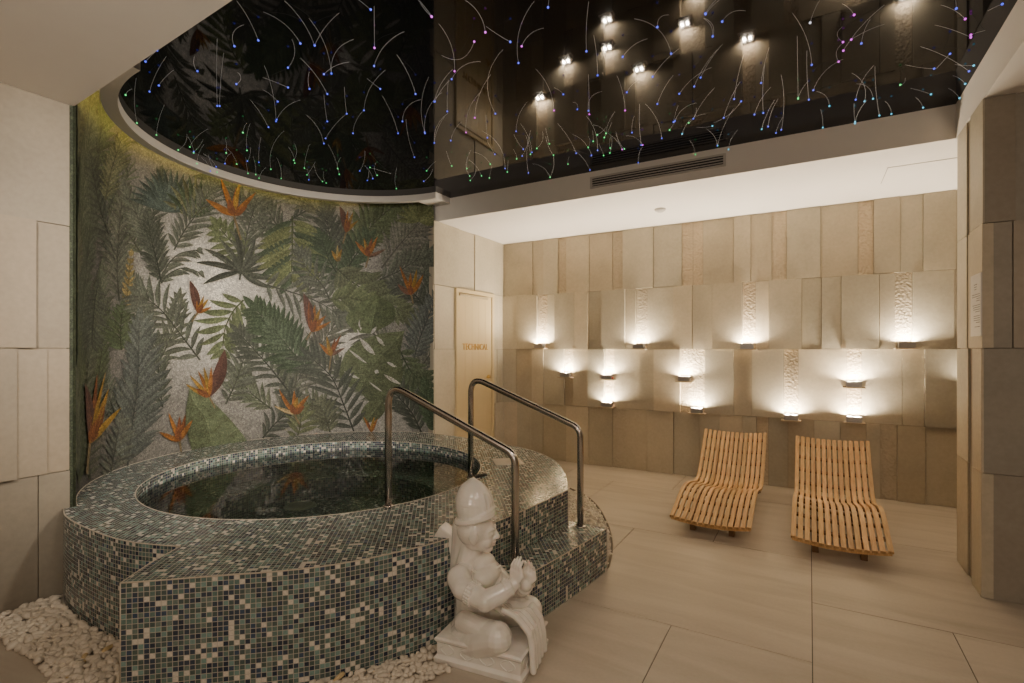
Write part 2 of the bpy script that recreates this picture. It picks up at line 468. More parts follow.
# door wall (the wall that ends the niche)
dY0, dY1, dZ = 4.78, 5.60, 2.12
def dw(*ys): return list(ys)
dc = [
    (2.12, HC, [(4.40, 4.86, .018, 0), (4.86, 5.19, .006, 0), (5.19, 5.63, .018, 0), (5.63, 5.92, .010, 0)]),
    (1.41, 2.12, [(4.40, dY0, .010, 0), (dY1, 5.72, .018, 0), (5.72, 5.92, .006, 0)]),
    (.705, 1.41, [(4.40, dY0, .018, 0), (dY1, 5.70, .014, 0), (5.70, 5.80, .022, 0), (5.80, 5.92, .006, 0)]),
    (.0, .705, [(4.40, dY0, .010, 0), (dY1, 5.66, .006, 0), (5.66, 5.92, .016, 0)]),
]
panel_wall('wall_left', lambda u, d, z: (XD + d - .018, u, z), (4.40, 6.02), dc, [M_stone, M_rough, M_stone_base], .2)

# left stone wall in front of the niche
def lw_course(z0, z1, joints, seed):
    return (z0, z1, joints_to_panels(joints, seed=seed))
lc = [
    (2.115, HC, [(-2.6, -1.2, .01, 0), (-1.2, .2, .016, 0), (.2, 1.27, .010, 0)]),
    (1.41, 2.115, [(-2.6, -1.4, .016, 0), (-1.4, -.1, .01, 0), (-.1, 1.111, .050, 0), (1.111, 1.27, .008, 0)]),
    (.705, 1.41, [(-2.6, -1.0, .01, 0), (-1.0, .1, .02, 0), (.1, 1.033, .050, 0), (1.033, 1.166, .026, 0), (1.166, 1.27, .008, 0)]),
    (0, .705, [(-2.6, -1.6, .01, 0), (-1.6, -.2, .02, 0), (-.2, 1.128, .014, 0), (1.128, 1.27, .014, 0)]),
]
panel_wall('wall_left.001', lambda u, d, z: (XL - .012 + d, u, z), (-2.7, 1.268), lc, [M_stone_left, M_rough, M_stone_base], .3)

# right pier: face to the tub (x = XR) and face to the camera (y = 3.85)
Yp = 3.83
pc = [
    (2.115, HC, [(Yp, 4.09, .004, 0), (4.09, 4.19, -.035, 0), (4.19, 4.43, .0, 0)]),
    (1.41, 2.115, [(Yp, 4.09, .006, 0), (4.09, 4.19, -.006, 0), (4.19, 4.43, .0, 0)]),
    (.705, 1.41, [(Yp, 4.02, .010, 0), (4.02, 4.15, -.012, 0), (4.15, 4.43, .002, 0)]),
    (0, .705, [(Yp, 4.03, .010, 0), (4.03, 4.16, -.012, 0), (4.16, 4.43, .002, 0)]),
]
panel_wall('wall_right', lambda u, d, z: (XR + .038 - d, u, z), (Yp + .02, 4.43), [(z0, z1, [(p, q, d + .038, s_) for p, q, d, s_ in ps]) for z0, z1, ps in pc], [M_stone, M_rough, M_stone_base], .3)
fc = [
    (2.115, HC, [(.852, .985, .02, 0), (.985, 1.6, .004, 0), (1.6, 3.1, .012, 0)]),
    (1.41, 2.115, [(.852, .972, .016, 0), (.972, 1.9, .022, 0), (1.9, 3.1, .008, 0)]),
    (.705, 1.41, [(.848, 1.4, .022, 0), (1.4, 3.1, .010, 0)]),
    (0, .705, [(.848, 1.7, .016, 0), (1.7, 3.1, .02, 0)]),
]
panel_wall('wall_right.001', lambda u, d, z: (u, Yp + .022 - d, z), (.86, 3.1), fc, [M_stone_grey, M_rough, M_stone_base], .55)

# unseen walls that close the room behind the camera
w = MB(); w.box(-4.0, 3.2, -2.82, -2.7, 0, HC); tag(w.build('wall_front', M_stone_grey), kind='structure')
w = MB(); w.box(3.1, 3.2, -2.7, 6.1, 0, HC); tag(w.build('wall_right.002', M_stone_grey), kind='structure')

# ceilings ---------------------------------------------------------------
w = MB(); w.box(-3.9, 3.2, YS, 6.1, HC, HC + .40); tag(w.build('ceiling_rear_soffit', M_white), kind='structure')
w = MB(); w.box(XR, 3.2, YF, YS - .001, HC, HC + .40); tag(w.build('ceiling_right_soffit', M_white), kind='structure')
w = MB(); fe = lambda x: 1.287 - .0605 * (x + 3.75)
q = [(-4.0, -2.8), (3.2, -2.8), (3.2, fe(.85)), (-4.0, fe(-4.0))]
w.grid([[(x, y, HC) for x, y in q], [(x, y, HC + .40) for x, y in q]], closed=True); w.face([(x, y, HC) for x, y in q]); w.face([(x, y, HC + .40) for x, y in q]); tag(w.build('ceiling_front_soffit', M_white), kind='structure')
# glossy black stretch ceiling: rectangle plus the round bay over the tub
CR = (-3.28, 2.83); RI, RO = 1.385, 1.475
w = MB()
aR = math.acos((-3.37 - CR[0]) / RI)          # meets the straight return at the door wall
arc = []
for k in range(61):
    a = aR + (2 * PI - PI / 2 - aR) * k / 60
    arc.append((CR[0] + RI * math.cos(a), CR[1] + RI * math.sin(a)))
poly = [(XR - .001, YF), (XR - .001, YS - .001), (-3.37, YS - .001)] + arc + [(CR[0], YF)]
bm = bmesh.new()
vs = [bm.verts.new((x, y, HB)) for x, y in poly]
bm.faces.new(vs)
bmesh.ops.triangulate(bm, faces=bm.faces[:])
bm.normal_update()
for f_ in bm.faces:
    if f_.normal.z > 0: f_.normal_flip()
me = bpy.data.meshes.new('ceiling'); bm.to_mesh(me); bm.free(); me.materials.append(M_black)
tag(link('ceiling', me), kind='structure')
# white ring round the bay
w = MB(); rows = []
aE = 2 * PI - PI / 2 - .0
nA = 72
def rp(r, a, z): return (CR[0] + r * math.cos(a), CR[1] + r * math.sin(a), z)
for (r, z) in ((RI, HB), (RI, 2.985), (RO, 2.995), (RO, HB + .01), (RI + .002, HB + .01)):
    rows.append([rp(r, aR + (aE - aR) * k / nA, z) for k in range(nA + 1)])
w.grid(rows)
ye = CR[1] + RO * math.sin(aR)
w.box(-3.62, -3.37, CR[1] + RI * math.sin(aR) - .005, YS - .001, 2.985, HB + .01)
tag(w.build('trim_1', M_trim), kind='structure')
# cove above the ring
w = MB(); rows = []
for (r, z) in ((RI - .02, HB + .02), (RI - .02, 3.26), (RW + .12, 3.26)):
    rows.append([(C0[0] + r * math.cos(a), C0[1] + r * math.sin(a), z) for a in [1.68 + (5.05 - 1.68) * k / 60 for k in range(61)]])
w.grid(rows); tag(w.build('trim_2', M_white), kind='structure')
w = MB(); rows = []
for (r, z) in ((RO - .035, HB + .014), (RO - .035, HB + .03), (RO - .012, HB + .03), (RO - .012, HB + .014)):
    rows.append([rp(r, 2.35 + (4.68 - 2.35) * k / 50, z) for k in range(51)])
w.grid(rows); tag(w.build('trim_3', M_strip), kind='structure')

# ------------------------------------------------------------------ mural wall
A0, A1 = 1.715, 2 * PI - 1.80
def cyl(a, z, off=0.0):
    r = RW - off
    return (C0[0] + r * math.cos(a), C0[1] + r * math.sin(a), z)
def px2az(px, py):
    d = ray(px, py)
    a = d.x * d.x + d.y * d.y; b = -2 * (d.x * C0[0] + d.y * C0[1]); c = C0[0] ** 2 + C0[1] ** 2 - RW * RW
    D = b * b - 4 * a * c
    if D < 0: D = 0
    t = (-b + math.sqrt(D)) / (2 * a)
    p = Vector((0, 0, CAMH)) + d * t
    an = math.atan2(p.y - C0[1], p.x - C0[0])
    if an < 0: an += 2 * PI
    return an, p.z
def clampaz(a, z): return min(max(a, A0 + .002), A1 - .002), min(max(z, .36), 3.24)
mur = MB(); mur.gam = .88
layer = [0]; wallmode = [False]
def P(px, py):
    if wallmode[0]: a, z = clampaz(A1 - px / 100 / RW, -py / 100)
    else: a, z = clampaz(*px2az(px, py))
    return cyl(a, z, layer[0] * .00006 + .0003)
def jit(c, s=.1):
    k = 1 + random.uniform(-s, s); return (c[0] * k, c[1] * k * (1 + random.uniform(-.03, .03)), c[2] * k)
# ground of the mosaic: pale patches between darker zones
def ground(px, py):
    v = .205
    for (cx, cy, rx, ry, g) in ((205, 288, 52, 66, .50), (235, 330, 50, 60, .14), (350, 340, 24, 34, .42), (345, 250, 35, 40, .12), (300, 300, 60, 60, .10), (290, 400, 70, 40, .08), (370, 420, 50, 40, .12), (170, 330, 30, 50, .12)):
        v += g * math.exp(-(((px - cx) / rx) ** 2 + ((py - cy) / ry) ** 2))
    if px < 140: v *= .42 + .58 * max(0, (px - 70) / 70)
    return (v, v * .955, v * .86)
nx, nz_ = 360, 50
def az2px(a, z):
    p = Vector(cyl(a, z)) - Vector((0, 0, CAMH))
    f = Vector((-math.sin(TH), math.cos(TH), 0)); r = Vector((math.cos(TH), math.sin(TH), 0))
    dz = max(p.dot(f), .1)
    return 512 + FPX * p.dot(r) / dz, HY - FPX * p.z / dz
gv = {}
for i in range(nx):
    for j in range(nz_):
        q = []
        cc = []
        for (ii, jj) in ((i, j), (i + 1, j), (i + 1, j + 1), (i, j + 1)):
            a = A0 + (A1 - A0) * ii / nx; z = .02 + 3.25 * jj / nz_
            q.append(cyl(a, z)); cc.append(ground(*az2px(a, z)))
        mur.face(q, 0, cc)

tail = [(cyl(A1, 0)[0], cyl(A1, 0)[1]), (XL - .006, 1.285), (XL - .006, 1.255)]
for (ax_, ay_), (bx_, by_) in zip(tail, tail[1:]):
    for j in range(30): mur.face([(ax_, ay_, .02 + 3.25 * j / 30), (bx_, by_, .02 + 3.25 * j / 30), (bx_, by_, .02 + 3.25 * (j + 1) / 30), (ax_, ay_, .02 + 3.25 * (j + 1) / 30)], 0, (.035, .045, .022))
def leaf(x0, y0, x1, y1, wd, c, bend=0.0, n=4, shade=.8, tipw=0.0, peak=.42):
    """one pointed leaf from its foot to its tip, two halves of slightly different shade"""
    dx, dy = x1 - x0, y1 - y0; Ln = math.hypot(dx, dy)
    if Ln < .5: return
    nx_, ny_ = -dy / Ln, dx / Ln
    n = 12 if (not wallmode[0] and x0 < 150) else 8
    rows = []
    for k in range(n + 1):
        t = k / n
        b = bend * Ln * 4 * t * (1 - t) * .5 + bend * Ln * t * t * .3
        cx, cy = x0 + dx * t + nx_ * b, y0 + dy * t + ny_ * b
        if t < peak: ww = math.sin(t / peak * PI / 2) ** .8
        else: ww = math.cos((t - peak) / (1 - peak) * PI / 2) ** .8
        ww = wd * .5 * max(ww, .04)
        rows.append(((cx - nx_ * ww, cy - ny_ * ww), (cx, cy), (cx + nx_ * ww, cy + ny_ * ww)))
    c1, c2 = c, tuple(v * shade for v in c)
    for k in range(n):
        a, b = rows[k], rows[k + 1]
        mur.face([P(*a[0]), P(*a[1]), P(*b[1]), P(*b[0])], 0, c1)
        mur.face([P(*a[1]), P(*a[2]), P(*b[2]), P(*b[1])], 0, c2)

def stemline(pts, w0, w1, c):
    n = len(pts) - 1
    for k in range(n):
        (ax, ay), (bx, by) = pts[k], pts[k + 1]
        d = math.hypot(bx - ax, by - ay) or 1
        ox, oy = -(by - ay) / d, (bx - ax) / d
        wa, wb = w0 + (w1 - w0) * k / n, w0 + (w1 - w0) * (k + 1) / n
        mur.face([P(ax - ox * wa, ay - oy * wa), P(ax + ox * wa, ay + oy * wa), P(bx + ox * wb, by + oy * wb), P(bx - ox * wb, by - oy * wb)], 0, c)

def frond(pts, n, ll, lr, wd, c, ang=48, bend=.12, dark=.5, sh=.72, start=.05, end_leaf=True, taper=.5, hang=0.0):
    """a pinnate frond: stem through pts (foot to tip), n leaflets a side"""
    S = [(p.x, p.y) for p in spline([Vector((x, y, 0)) for x, y in pts], 10)]
    layer[0] += 1
    ln = len(S) - 1
    order = []
    for k in range(n):
        t = start + (1 - start) * k / max(1, n - 1) * .98
        i = min(ln - 1, int(t * ln)); fr_ = t * ln - i
        x = S[i][0] + (S[i + 1][0] - S[i][0]) * fr_; y = S[i][1] + (S[i + 1][1] - S[i][1]) * fr_
        tx, ty = S[i + 1][0] - S[i][0], S[i + 1][1] - S[i][1]
        d = math.hypot(tx, ty) or 1; tx /= d; ty /= d
        prof = (.55 + .45 * math.sin(min(1, t / .4) * PI / 2)) * (1 - taper * max(0, (t - .45) / .55) ** 1.4)
        for s, LL in ((-1, ll), (1, lr)):
            if LL <= 0: continue
            a = math.radians(ang * (1.1 - .35 * t) + random.uniform(-6, 6)) * s
            vx, vy = tx * math.cos(a) - ty * math.sin(a), tx * math.sin(a) + ty * math.cos(a)
            l = LL * prof * random.uniform(.88, 1.08)
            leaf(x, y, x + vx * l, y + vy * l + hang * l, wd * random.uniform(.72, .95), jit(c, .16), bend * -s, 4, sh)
    if end_leaf:
        tx, ty = S[-1][0] - S[-3][0], S[-1][1] - S[-3][1]; d = math.hypot(tx, ty) or 1
        l = (ll + lr) * .3
        leaf(S[-1][0], S[-1][1], S[-1][0] + tx / d * l, S[-1][1] + ty / d * l, wd, c, 0)
    layer[0] += 1
    stemline(S, .9, .35, tuple(v * dark for v in c))

GRAY = (.105, .118, .085); GRAYD = (.065, .075, .055); GRAYB = (.10, .115, .10)
GREEN = (.115, .145, .06); GREEND = (.055, .085, .042); BLUEG = (.06, .085, .072); YEL = (.20, .19, .07)
OLIVE = (.13, .135, .06)
# soft background foliage filling the ground
rb = random.Random(4)
for k in range(46):
    x = rb.uniform(72, 430); y = rb.uniform(120, 440)
    if 150 < x < 260 and 230 < y < 370: continue
    if 330 < x < 385 and 320 < y < 360: continue
    an = rb.uniform(-2.6, -.5); l = rb.uniform(45, 80)
    cc = rb.choice([(.125, .13, .095), (.10, .118, .07), (.085, .10, .07), (.11, .122, .08)])
    mx = x + math.cos(an) * l * .5 + rb.uniform(-8, 8); my = y + math.sin(an) * l * .5
    sx = .55 if x < 130 else 1
    frond([(x, y), (mx, my), (x + math.cos(an) * l * sx, y + math.sin(an) * l)], 11, rb.uniform(20, 34) * sx, rb.uniform(20, 34) * sx, 5 * sx, cc, 45, .15)
# left edge: fronds laid out on the wall itself (centimetres along the wall and up)
wallmode[0] = True
for k in range(26):
    u = rb.uniform(2, 72); v = rb.uniform(50, 270); an = rb.uniform(-2.0, -1.1); l = rb.uniform(55, 95)
    cc = rb.choice([(.085, .105, .055), (.095, .11, .07), (.075, .09, .06), (.11, .115, .065), (.07, .09, .045)])
    frond([(u, -v), (u + math.cos(an) * l * .5 + rb.uniform(-6, 6), -v + math.sin(an) * l * .5), (u + math.cos(an) * l, -v + math.sin(an) * l)], 13, rb.uniform(22, 34), rb.uniform(22, 34), 5.5, cc, 40, .14)
wallmode[0] = False
# upper left palms
frond([(116, 278), (110, 245), (98, 205), (90, 165)], 15, 24, 28, 5, GRAYD, 50, .22)
frond([(118, 300), (116, 270), (118, 230), (122, 190)], 14, 26, 26, 5, (.10, .105, .075), 46, .2)
frond([(157, 280), (152, 250), (140, 225), (128, 196)], 15, 26, 26, 5, GRAY, 48, .2)
frond([(125, 310), (127, 285), (130, 255)], 9, 10, 10, 4, (.26, .19, .055), 40, .1)
frond([(90, 345), (92, 315), (95, 290)], 12, 18, 22, 4.5, GRAYD, 130, -.1)
frond([(120, 350), (119, 335), (121, 312)], 9, 22, 24, 6, (.07, .095, .045), 60, .1)
frond([(104, 200), (110, 170), (120, 140)], 12, 18, 26, 4.5, (.13, .135, .07), 45, .15)
for k in range(16):
    layer[0] += 1
    an = PI * (.95 - .9 * k / 15)
    leaf(165, 212, 165 + math.cos(an) * 38, 206 - math.sin(an) * 38, 6, jit(BLUEG, .3), .1, 5, .6)
for k in range(12):
    layer[0] += 1
    an = PI * (.9 - .8 * k / 11)
    leaf(190, 218, 190 + math.cos(an) * 30, 214 - math.sin(an) * 40, 5.5, jit(GREEND if k % 2 else OLIVE, .3), .1, 5, .6)
frond([(173, 250), (184, 230), (200, 208), (210, 186)], 13, 26, 30, 5, GRAY, 52, .12)
frond([(160, 282), (156, 262), (150, 240), (147, 222)], 11, 22, 26, 5, GRAYD, 50, .2)
# left arching frond over the pale ground
frond([(160, 281), (166, 266), (178, 254), (196, 250)], 8, 0, 20, 5, GRAY, 52, .22)
frond([(160, 283), (168, 274), (182, 268), (198, 272)], 6, 0, 18, 5, GRAY, 40, .2)
frond([(199, 360), (180, 335), (160, 310), (142, 297)], 11, 36, 34, 6.2, GRAY, 58, .14, taper=.25)
# big lower left bluish palm
frond([(126, 466), (130, 430), (136, 385), (138, 330)], 19, 36, 50, 8.5, GRAYB, 46, .16, sh=.66)
frond([(108, 480), (112, 455), (118, 425)], 8, 16, 30, 6, (.10, .11, .085), 60, .2)
frond([(88, 480), (86, 440), (84, 400), (86, 360)], 14, 8, 22, 5, (.085, .095, .06), 50, .1)
# middle
frond([(250, 264), (240, 252), (229, 240), (219, 228)], 7, 28, 24, 7.5, GREEN, 62, .14)
frond([(239, 280), (243, 255), (247, 232), (255, 205), (262, 190)], 12, 28, 34, 5.5, GRAY, 46, .14)
for an_, l in ((-170, 46), (-150, 44), (-125, 40), (-100, 44), (-70, 40), (-45, 44), (-20, 46), (5, 44), (25, 36), (160, 40)):
    layer[0] += 1; a = math.radians(an_)
    leaf(240, 272, 240 + math.cos(a) * l, 272 + math.sin(a) * l, 6, jit(GRAYD, .25), .12, 5, .65)
frond([(243, 300), (232, 312), (224, 330), (222, 350)], 8, 28, 34, 7.5, GREEN, 62, .12)
frond([(225, 404), (234, 385), (240, 368), (247, 345), (254, 318)], 12, 24, 30, 5.5, GRAY, 58, .1)
frond([(292, 396), (270, 368), (252, 348), (240, 335)], 12, 27, 28, 5.5, GRAYD, 52, .1)
# dense dark feathered leaf, centre
frond([(308, 372), (290, 350), (275, 330), (256, 310)], 15, 34, 32, 7.5, GREEND, 58, .06, sh=.6)
frond([(304, 365), (286, 345), (272, 327)], 11, 24, 24, 6, (.075, .11, .06), 50, .06, sh=.6)
# large fan leaf at the top, split in two halves
for sgn in (-1, 1):
    for k in range(10):
        layer[0] += 1
        y = 221 + k * 5.6
        l = (30, 33, 36, 37, 38, 36, 33, 28, 22, 15)[k]
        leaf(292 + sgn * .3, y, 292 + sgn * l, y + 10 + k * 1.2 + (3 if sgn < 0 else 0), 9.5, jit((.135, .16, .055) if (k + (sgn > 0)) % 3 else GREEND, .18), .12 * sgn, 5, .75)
layer[0] += 1; stemline([(292, 216), (292, 250), (291, 283)], .9, .5, (.06, .075, .03))
frond([(262, 284), (290, 292), (318, 302), (340, 316)], 10, 32, 30, 5.5, GRAY, 55, .12)
frond([(332, 222), (310, 206), (285, 196), (258, 190)], 13, 24, 28, 4.5, (.125, .13, .085), 34, .12)
frond([(334, 260), (330, 238), (326, 215)], 10, 24, 24, 5, GRAYD, 50, .12)
frond([(345, 285), (330, 262), (322, 240)], 11, 26, 20, 5, GREEND, 52, .12)
frond([(330, 300), (322, 285), (306, 268), (300, 255)], 10, 22, 24, 4.5, GRAY, 52, .1)
# upper right
frond([(352, 252), (364, 236), (380, 218), (400, 202)], 13, 30, 28, 8, (.095, .125, .055), 55, .1, sh=.65)
frond([(345, 275), (354, 258), (368, 240)], 9, 28, 20, 6, GREEND, 55, .12)
frond([(382, 268), (396, 250), (408, 236), (424, 220)], 14, 30, 30, 6, (.15, .15, .115), 50, .12)
frond([(380, 280), (398, 272), (415, 262), (432, 256)], 12, 26, 30, 5.5, GRAY, 48, .12)
for k in range(11):
    layer[0] += 1; an = PI * (1.0 - 1.0 * k / 10)
    leaf(420, 222, 420 + math.cos(an) * 24, 222 - math.sin(an) * 26, 6, jit((.13, .15, .055), .25), .1, 4, .7)
frond([(336, 268), (352, 282), (375, 296), (404, 312)], 15, 32, 34, 8, (.105, .125, .062), 52, .08, sh=.68)
frond([(330, 300), (350, 298), (372, 304)], 10, 24, 26, 6.5, GREEN, 50, .08)
frond([(414, 360), (420, 340), (427, 322), (436, 300)], 13, 26, 24, 5.5, GRAYB, 52, .12)
frond([(424, 305), (412, 292), (396, 286)], 8, 20, 20, 5, GRAYD, 50, .1)
frond([(400, 372), (414, 385), (428, 402)], 10, 22, 26, 6.5, GREEND, 55, .1)
frond([(400, 350), (412, 372), (424, 380)], 9, 24, 24, 6.5, (.075, .10, .05), 60, .1)
frond([(422, 432), (412, 412), (398, 396), (388, 384)], 11, 24, 26, 6, GRAYD, 46, .1)
frond([(436, 432), (430, 410), (426, 385)], 10, 18, 14, 6, GREEND, 40, .1)
# two large split leaves
def split_leaf(cx, cy, tipx, tipy, half, c, holes):
    dx, dy = tipx - cx, tipy - cy; Ln = math.hypot(dx, dy); ux, uy = dx / Ln, dy / Ln; vx, vy = -uy, ux
    n = 9
    for sgn in (-1, 1):
        layer[0] += 1
        for k in range(n):
            t = k / (n - 1)
            wv = half * (math.sin(PI * (.12 + .80 * t)) ** .6)
            fx, fy = cx + dx * t * .94, cy + dy * t * .94
            ex, ey = fx + vx * sgn * wv + ux * Ln * .20, fy + vy * sgn * wv + uy * Ln * .20
            leaf(fx, fy, ex, ey, Ln / n * 1.55, jit(c, .16), -.1 * sgn, 6, .82, peak=.5)
        # solid middle
        rows = []
        for k in range(13):
            t = k / 12; wv = half * .62 * (math.sin(PI * (.10 + .84 * t)) ** .6)
            rows.append(((cx + dx * t, cy + dy * t), (cx + dx * t + vx * sgn * wv * .5 + ux * 2, cy + dy * t + vy * sgn * wv * .5 + uy * 2), (cx + dx * t + vx * sgn * wv + ux * 5, cy + dy * t + vy * sgn * wv + uy * 5)))
        for k in range(12):
            for j in range(2):
                a, b = rows[k], rows[k + 1]
                mur.face([P(*a[j]), P(*a[j + 1]), P(*b[j + 1]), P(*b[j])], 0, jit(c, .10))
    layer[0] += 1
    stemline([(cx, cy), (cx + dx * .5, cy + dy * .5), (cx + dx, cy + dy)], 1.0, .4, tuple(v * .6 for v in c))
    for (t, s, l, w_) in holes:
        layer[0] += 1
        fx, fy = cx + dx * t, cy + dy * t
        leaf(fx + vx * s * half * .28 + ux * 2, fy + vy * s * half * .28 + uy * 2, fx + vx * s * half * (.28 + l) + ux * 10 * l, fy + vy * s * half * (.28 + l) + uy * 10 * l, w_, (.46, .42, .36), 0, 4, .95)
# broad banana leaf
def broad(pts_l, pts_m, pts_r, c):
    layer[0] += 1
    Lp, Mp, Rp = [[(p.x, p.y) for p in spline([Vector((x, y, 0)) for x, y in q], 5)] for q in (pts_l, pts_m, pts_r)]
    for k in range(len(Mp) - 1):
        for A, B, s in ((Lp, Mp, 1.0), (Mp, Rp, .72)):
            for j in range(4):
                def ip(i, f): return (A[i][0] + (B[i][0] - A[i][0]) * f, A[i][1] + (B[i][1] - A[i][1]) * f)
                mur.face([P(*ip(k, j / 4)), P(*ip(k, (j + 1) / 4)), P(*ip(k + 1, (j + 1) / 4)), P(*ip(k + 1, j / 4))], 0, jit(tuple(v * s for v in c), .14))
    layer[0] += 1; stemline(Mp, .8, .5, tuple(v * 1.25 for v in c))
def zq(*ps): return [(320 + a / 5.25, 310 + b / 5.25) for a, b in ps]
def hole(a, b, c, d, w_):
    (x_0, y_0), (x_1, y_1) = zq((a, b), (c, d)); layer[0] += 1
    leaf(x_0, y_0, x_1, y_1, w_ / 5.25, (.42, .39, .34), .05, 4, .95, peak=.5)
broad(zq((300, -80), (200, -30), (135, 45), (185, 118)), zq((300, -80), (290, 0), (275, 70), (265, 125)), zq((300, -80), (390, -20), (385, 60), (300, 110)), (.085, .115, .045))
hole(195, 130, 232, 15, 30); hole(268, 124, 298, 88, 17)
broad(zq((445, 110), (300, 130), (165, 190), (105, 300), (120, 380), (200, 425)), zq((445, 110), (370, 190), (300, 260), (255, 330), (230, 380), (205, 427)), zq((445, 110), (425, 230), (440, 330), (400, 430), (300, 500), (210, 430)), (.095, .12, .052))
for k in range(6):
    t = k / 5
    layer[0] += 1
    (a_, b_), (c_, d_), (e_, f_) = zq((420 - 190 * t, 130 + 250 * t), (300 - 190 * t * (1.05 - .2 * t), 125 + 260 * t), (445 - 160 * t * t, 200 + 300 * t))
    stemline([(a_, b_), (c_, d_)], .35, .2, (.06, .075, .035)); stemline([(a_, b_), (e_, f_)], .35, .2, (.06, .075, .035))
for h_ in ((150, 205, 252, 280, 13), (212, 150, 292, 234, 30), (298, 138, 342, 187, 20), (288, 318, 310, 328, 22), (338, 338, 428, 388, 19), (128, 323, 208, 358, 15), (260, 376, 330, 427, 9), (352, 272, 408, 298, 15)): hole(*h_)
broad(zq((330, 470), (260, 480), (215, 540), (235, 590)), zq((330, 470), (300, 510), (270, 550), (240, 592)), zq((330, 470), (345, 520), (310, 570), (245, 594)), (.085, .105, .045))
# lower centre
frond([(354, 431), (344, 405), (332, 378), (314, 360)], 11, 38, 32, 6.2, GRAYD, 56, .08, taper=.2)
frond([(262, 438), (272, 426), (284, 414), (292, 400)], 8, 24, 26, 5, GRAYD, 50, .22)
frond([(330, 432), (326, 418), (320, 405)], 7, 22, 24, 5, (.11, .12, .07), 55, .1)
frond([(296, 440), (300, 425), (300, 410)], 6, 20, 22, 6, (.12, .14, .06), 60, .1)
broad([(188, 388), (200, 392), (214, 404), (228, 418), (240, 432), (247, 442)], [(188, 388), (193, 402), (202, 414), (207, 426), (210, 440), (211, 452)],
      [(188, 388), (186, 400), (184, 414), (185, 428), (188, 442), (192, 455)], (.105, .135, .062))

# bird-of-paradise flowers
OR = (.62, .24, .035); ORD = (.40, .13, .035); YO = (.62, .36, .05); BR = (.20, .085, .06)
def flower(x, y, s=1.0, bract=None, stem=None, pet=None, up=0.0):
    layer[0] += 1
    if stem: stemline([(x, y), stem], 1.1 * s, .9 * s, (.17, .12, .05))
    if bract:
        layer[0] += 1
        bx, by, bw = bract; leaf(x, y, x + bx, y + by, bw, BR, .12, 6, .75, peak=.45)
    for (dx, dy, w_, c) in (pet or [(-20, -20, 5, OR), (-11, -30, 4.5, OR), (2, -26, 5, ORD), (8, -27, 4.5, YO), (17, -20, 5, OR), (12, -10, 5, ORD), (-3, -14, 6, ORD)]):
        layer[0] += 1
        leaf(x, y, x + dx * s, y + dy * s, w_ * s * 1.05, jit(c, .12), random.uniform(-.08, .08), 5, .75, peak=.35)
flower(233, 216, 1.05, stem=(240, 240), pet=[(-27, -16, 6, OR), (-13, -36, 5, OR), (2, -27, 6, ORD), (7, -33, 4.5, YO), (21, -22, 5, OR), (13, -9, 6, ORD), (-5, -16, 7, ORD)])
flower(196, 313, .8, bract=(-9, -32, 9), stem=(190, 322), pet=[(2, -25, 4, OR), (8, -22, 4, YO), (14, -18, 4, YO), (18, -8, 4, OR), (7, -12, 6, ORD)])
flower(208, 397, 1.0, bract=(14, -48, 13), stem=(214, 408), pet=[(-24, -14, 4, YO), (-20, -22, 4, YO), (-12, -26, 4, OR), (-6, -30, 4, YO), (-14, -8, 6, ORD), (2, -30, 4, OR)])
flower(178, 441, .95, stem=(180, 456), pet=[(-22, -10, 5, OR), (-12, -30, 4.5, OR), (0, -26, 5, ORD), (6, -28, 4.5, ORD), (14, -22, 5, OR), (-3, -14, 7, ORD)])
flower(86, 444, 1.2, bract=(-7, -60, 9), stem=(83, 474), pet=[(6, -58, 4, ORD), (16, -46, 5, YO), (12, -34, 6, ORD), (27, -30, 5, YO), (8, -24, 8, ORD), (14, -60, 3, YO)])
flower(346, 233, .85, bract=(-7, -26, 7), stem=(343, 244), pet=[(3, -26, 4, OR), (9, -24, 4, YO), (15, -14, 4, YO), (4, -14, 6, ORD)])
flower(369, 257, .85, stem=(366, 268), pet=[(-16, -18, 5, OR), (-6, -22, 4, YO), (4, -22, 5, ORD), (11, -24, 4, OR), (20, -9, 4, (.30, .16, .10)), (-2, -12, 6, ORD)])
flower(412, 295, .85, stem=(414, 304), pet=[(-16, -13, 6, (.33, .15, .09)), (-14, -34, 4, OR), (0, -26, 5, OR), (6, -30, 4.5, YO), (14, -24, 5, OR), (-1, -12, 7, ORD)])
flower(311, 332, .9, bract=(-9, -38, 10), stem=(306, 340), pet=[(4, -30, 5, OR), (10, -26, 5, YO), (17, -18, 5, OR), (22, -12, 4, OR), (6, -14, 7, ORD), (-2, -34, 4, ORD)])
flower(331, 356, .8, stem=(329, 370), pet=[(-15, -16, 5, OR), (-5, -25, 4.5, YO), (5, -22, 5, ORD), (13, -26, 4, ORD), (18, -10, 4, (.30, .16, .10)), (-2, -12, 6, YO)])
flower(294, 414, .85, stem=(299, 424), pet=[(-18, -30, 4.5, OR), (-24, -10, 4, (.45, .30, .10)), (0, -28, 5, OR), (4, -20, 6, YO), (18, -22, 5, OR), (12, -10, 6, ORD), (-4, -12, 7, ORD)])
flower(372, 432, .7, pet=[(-12, -22, 4.5, OR), (-6, -14, 4, ORD), (4, -22, 5, YO), (9, -20, 4, OR)])
flower(338, 262, .7, pet=[(-9, -16, 5, YO), (0, -24, 4, (.35, .25, .06)), (6, -18, 5, YO), (2, -8, 6, (.3, .2, .05))])
mo = mur.build('wall_niche', M_mural, fix=False)
tag(mo, kind='structure')

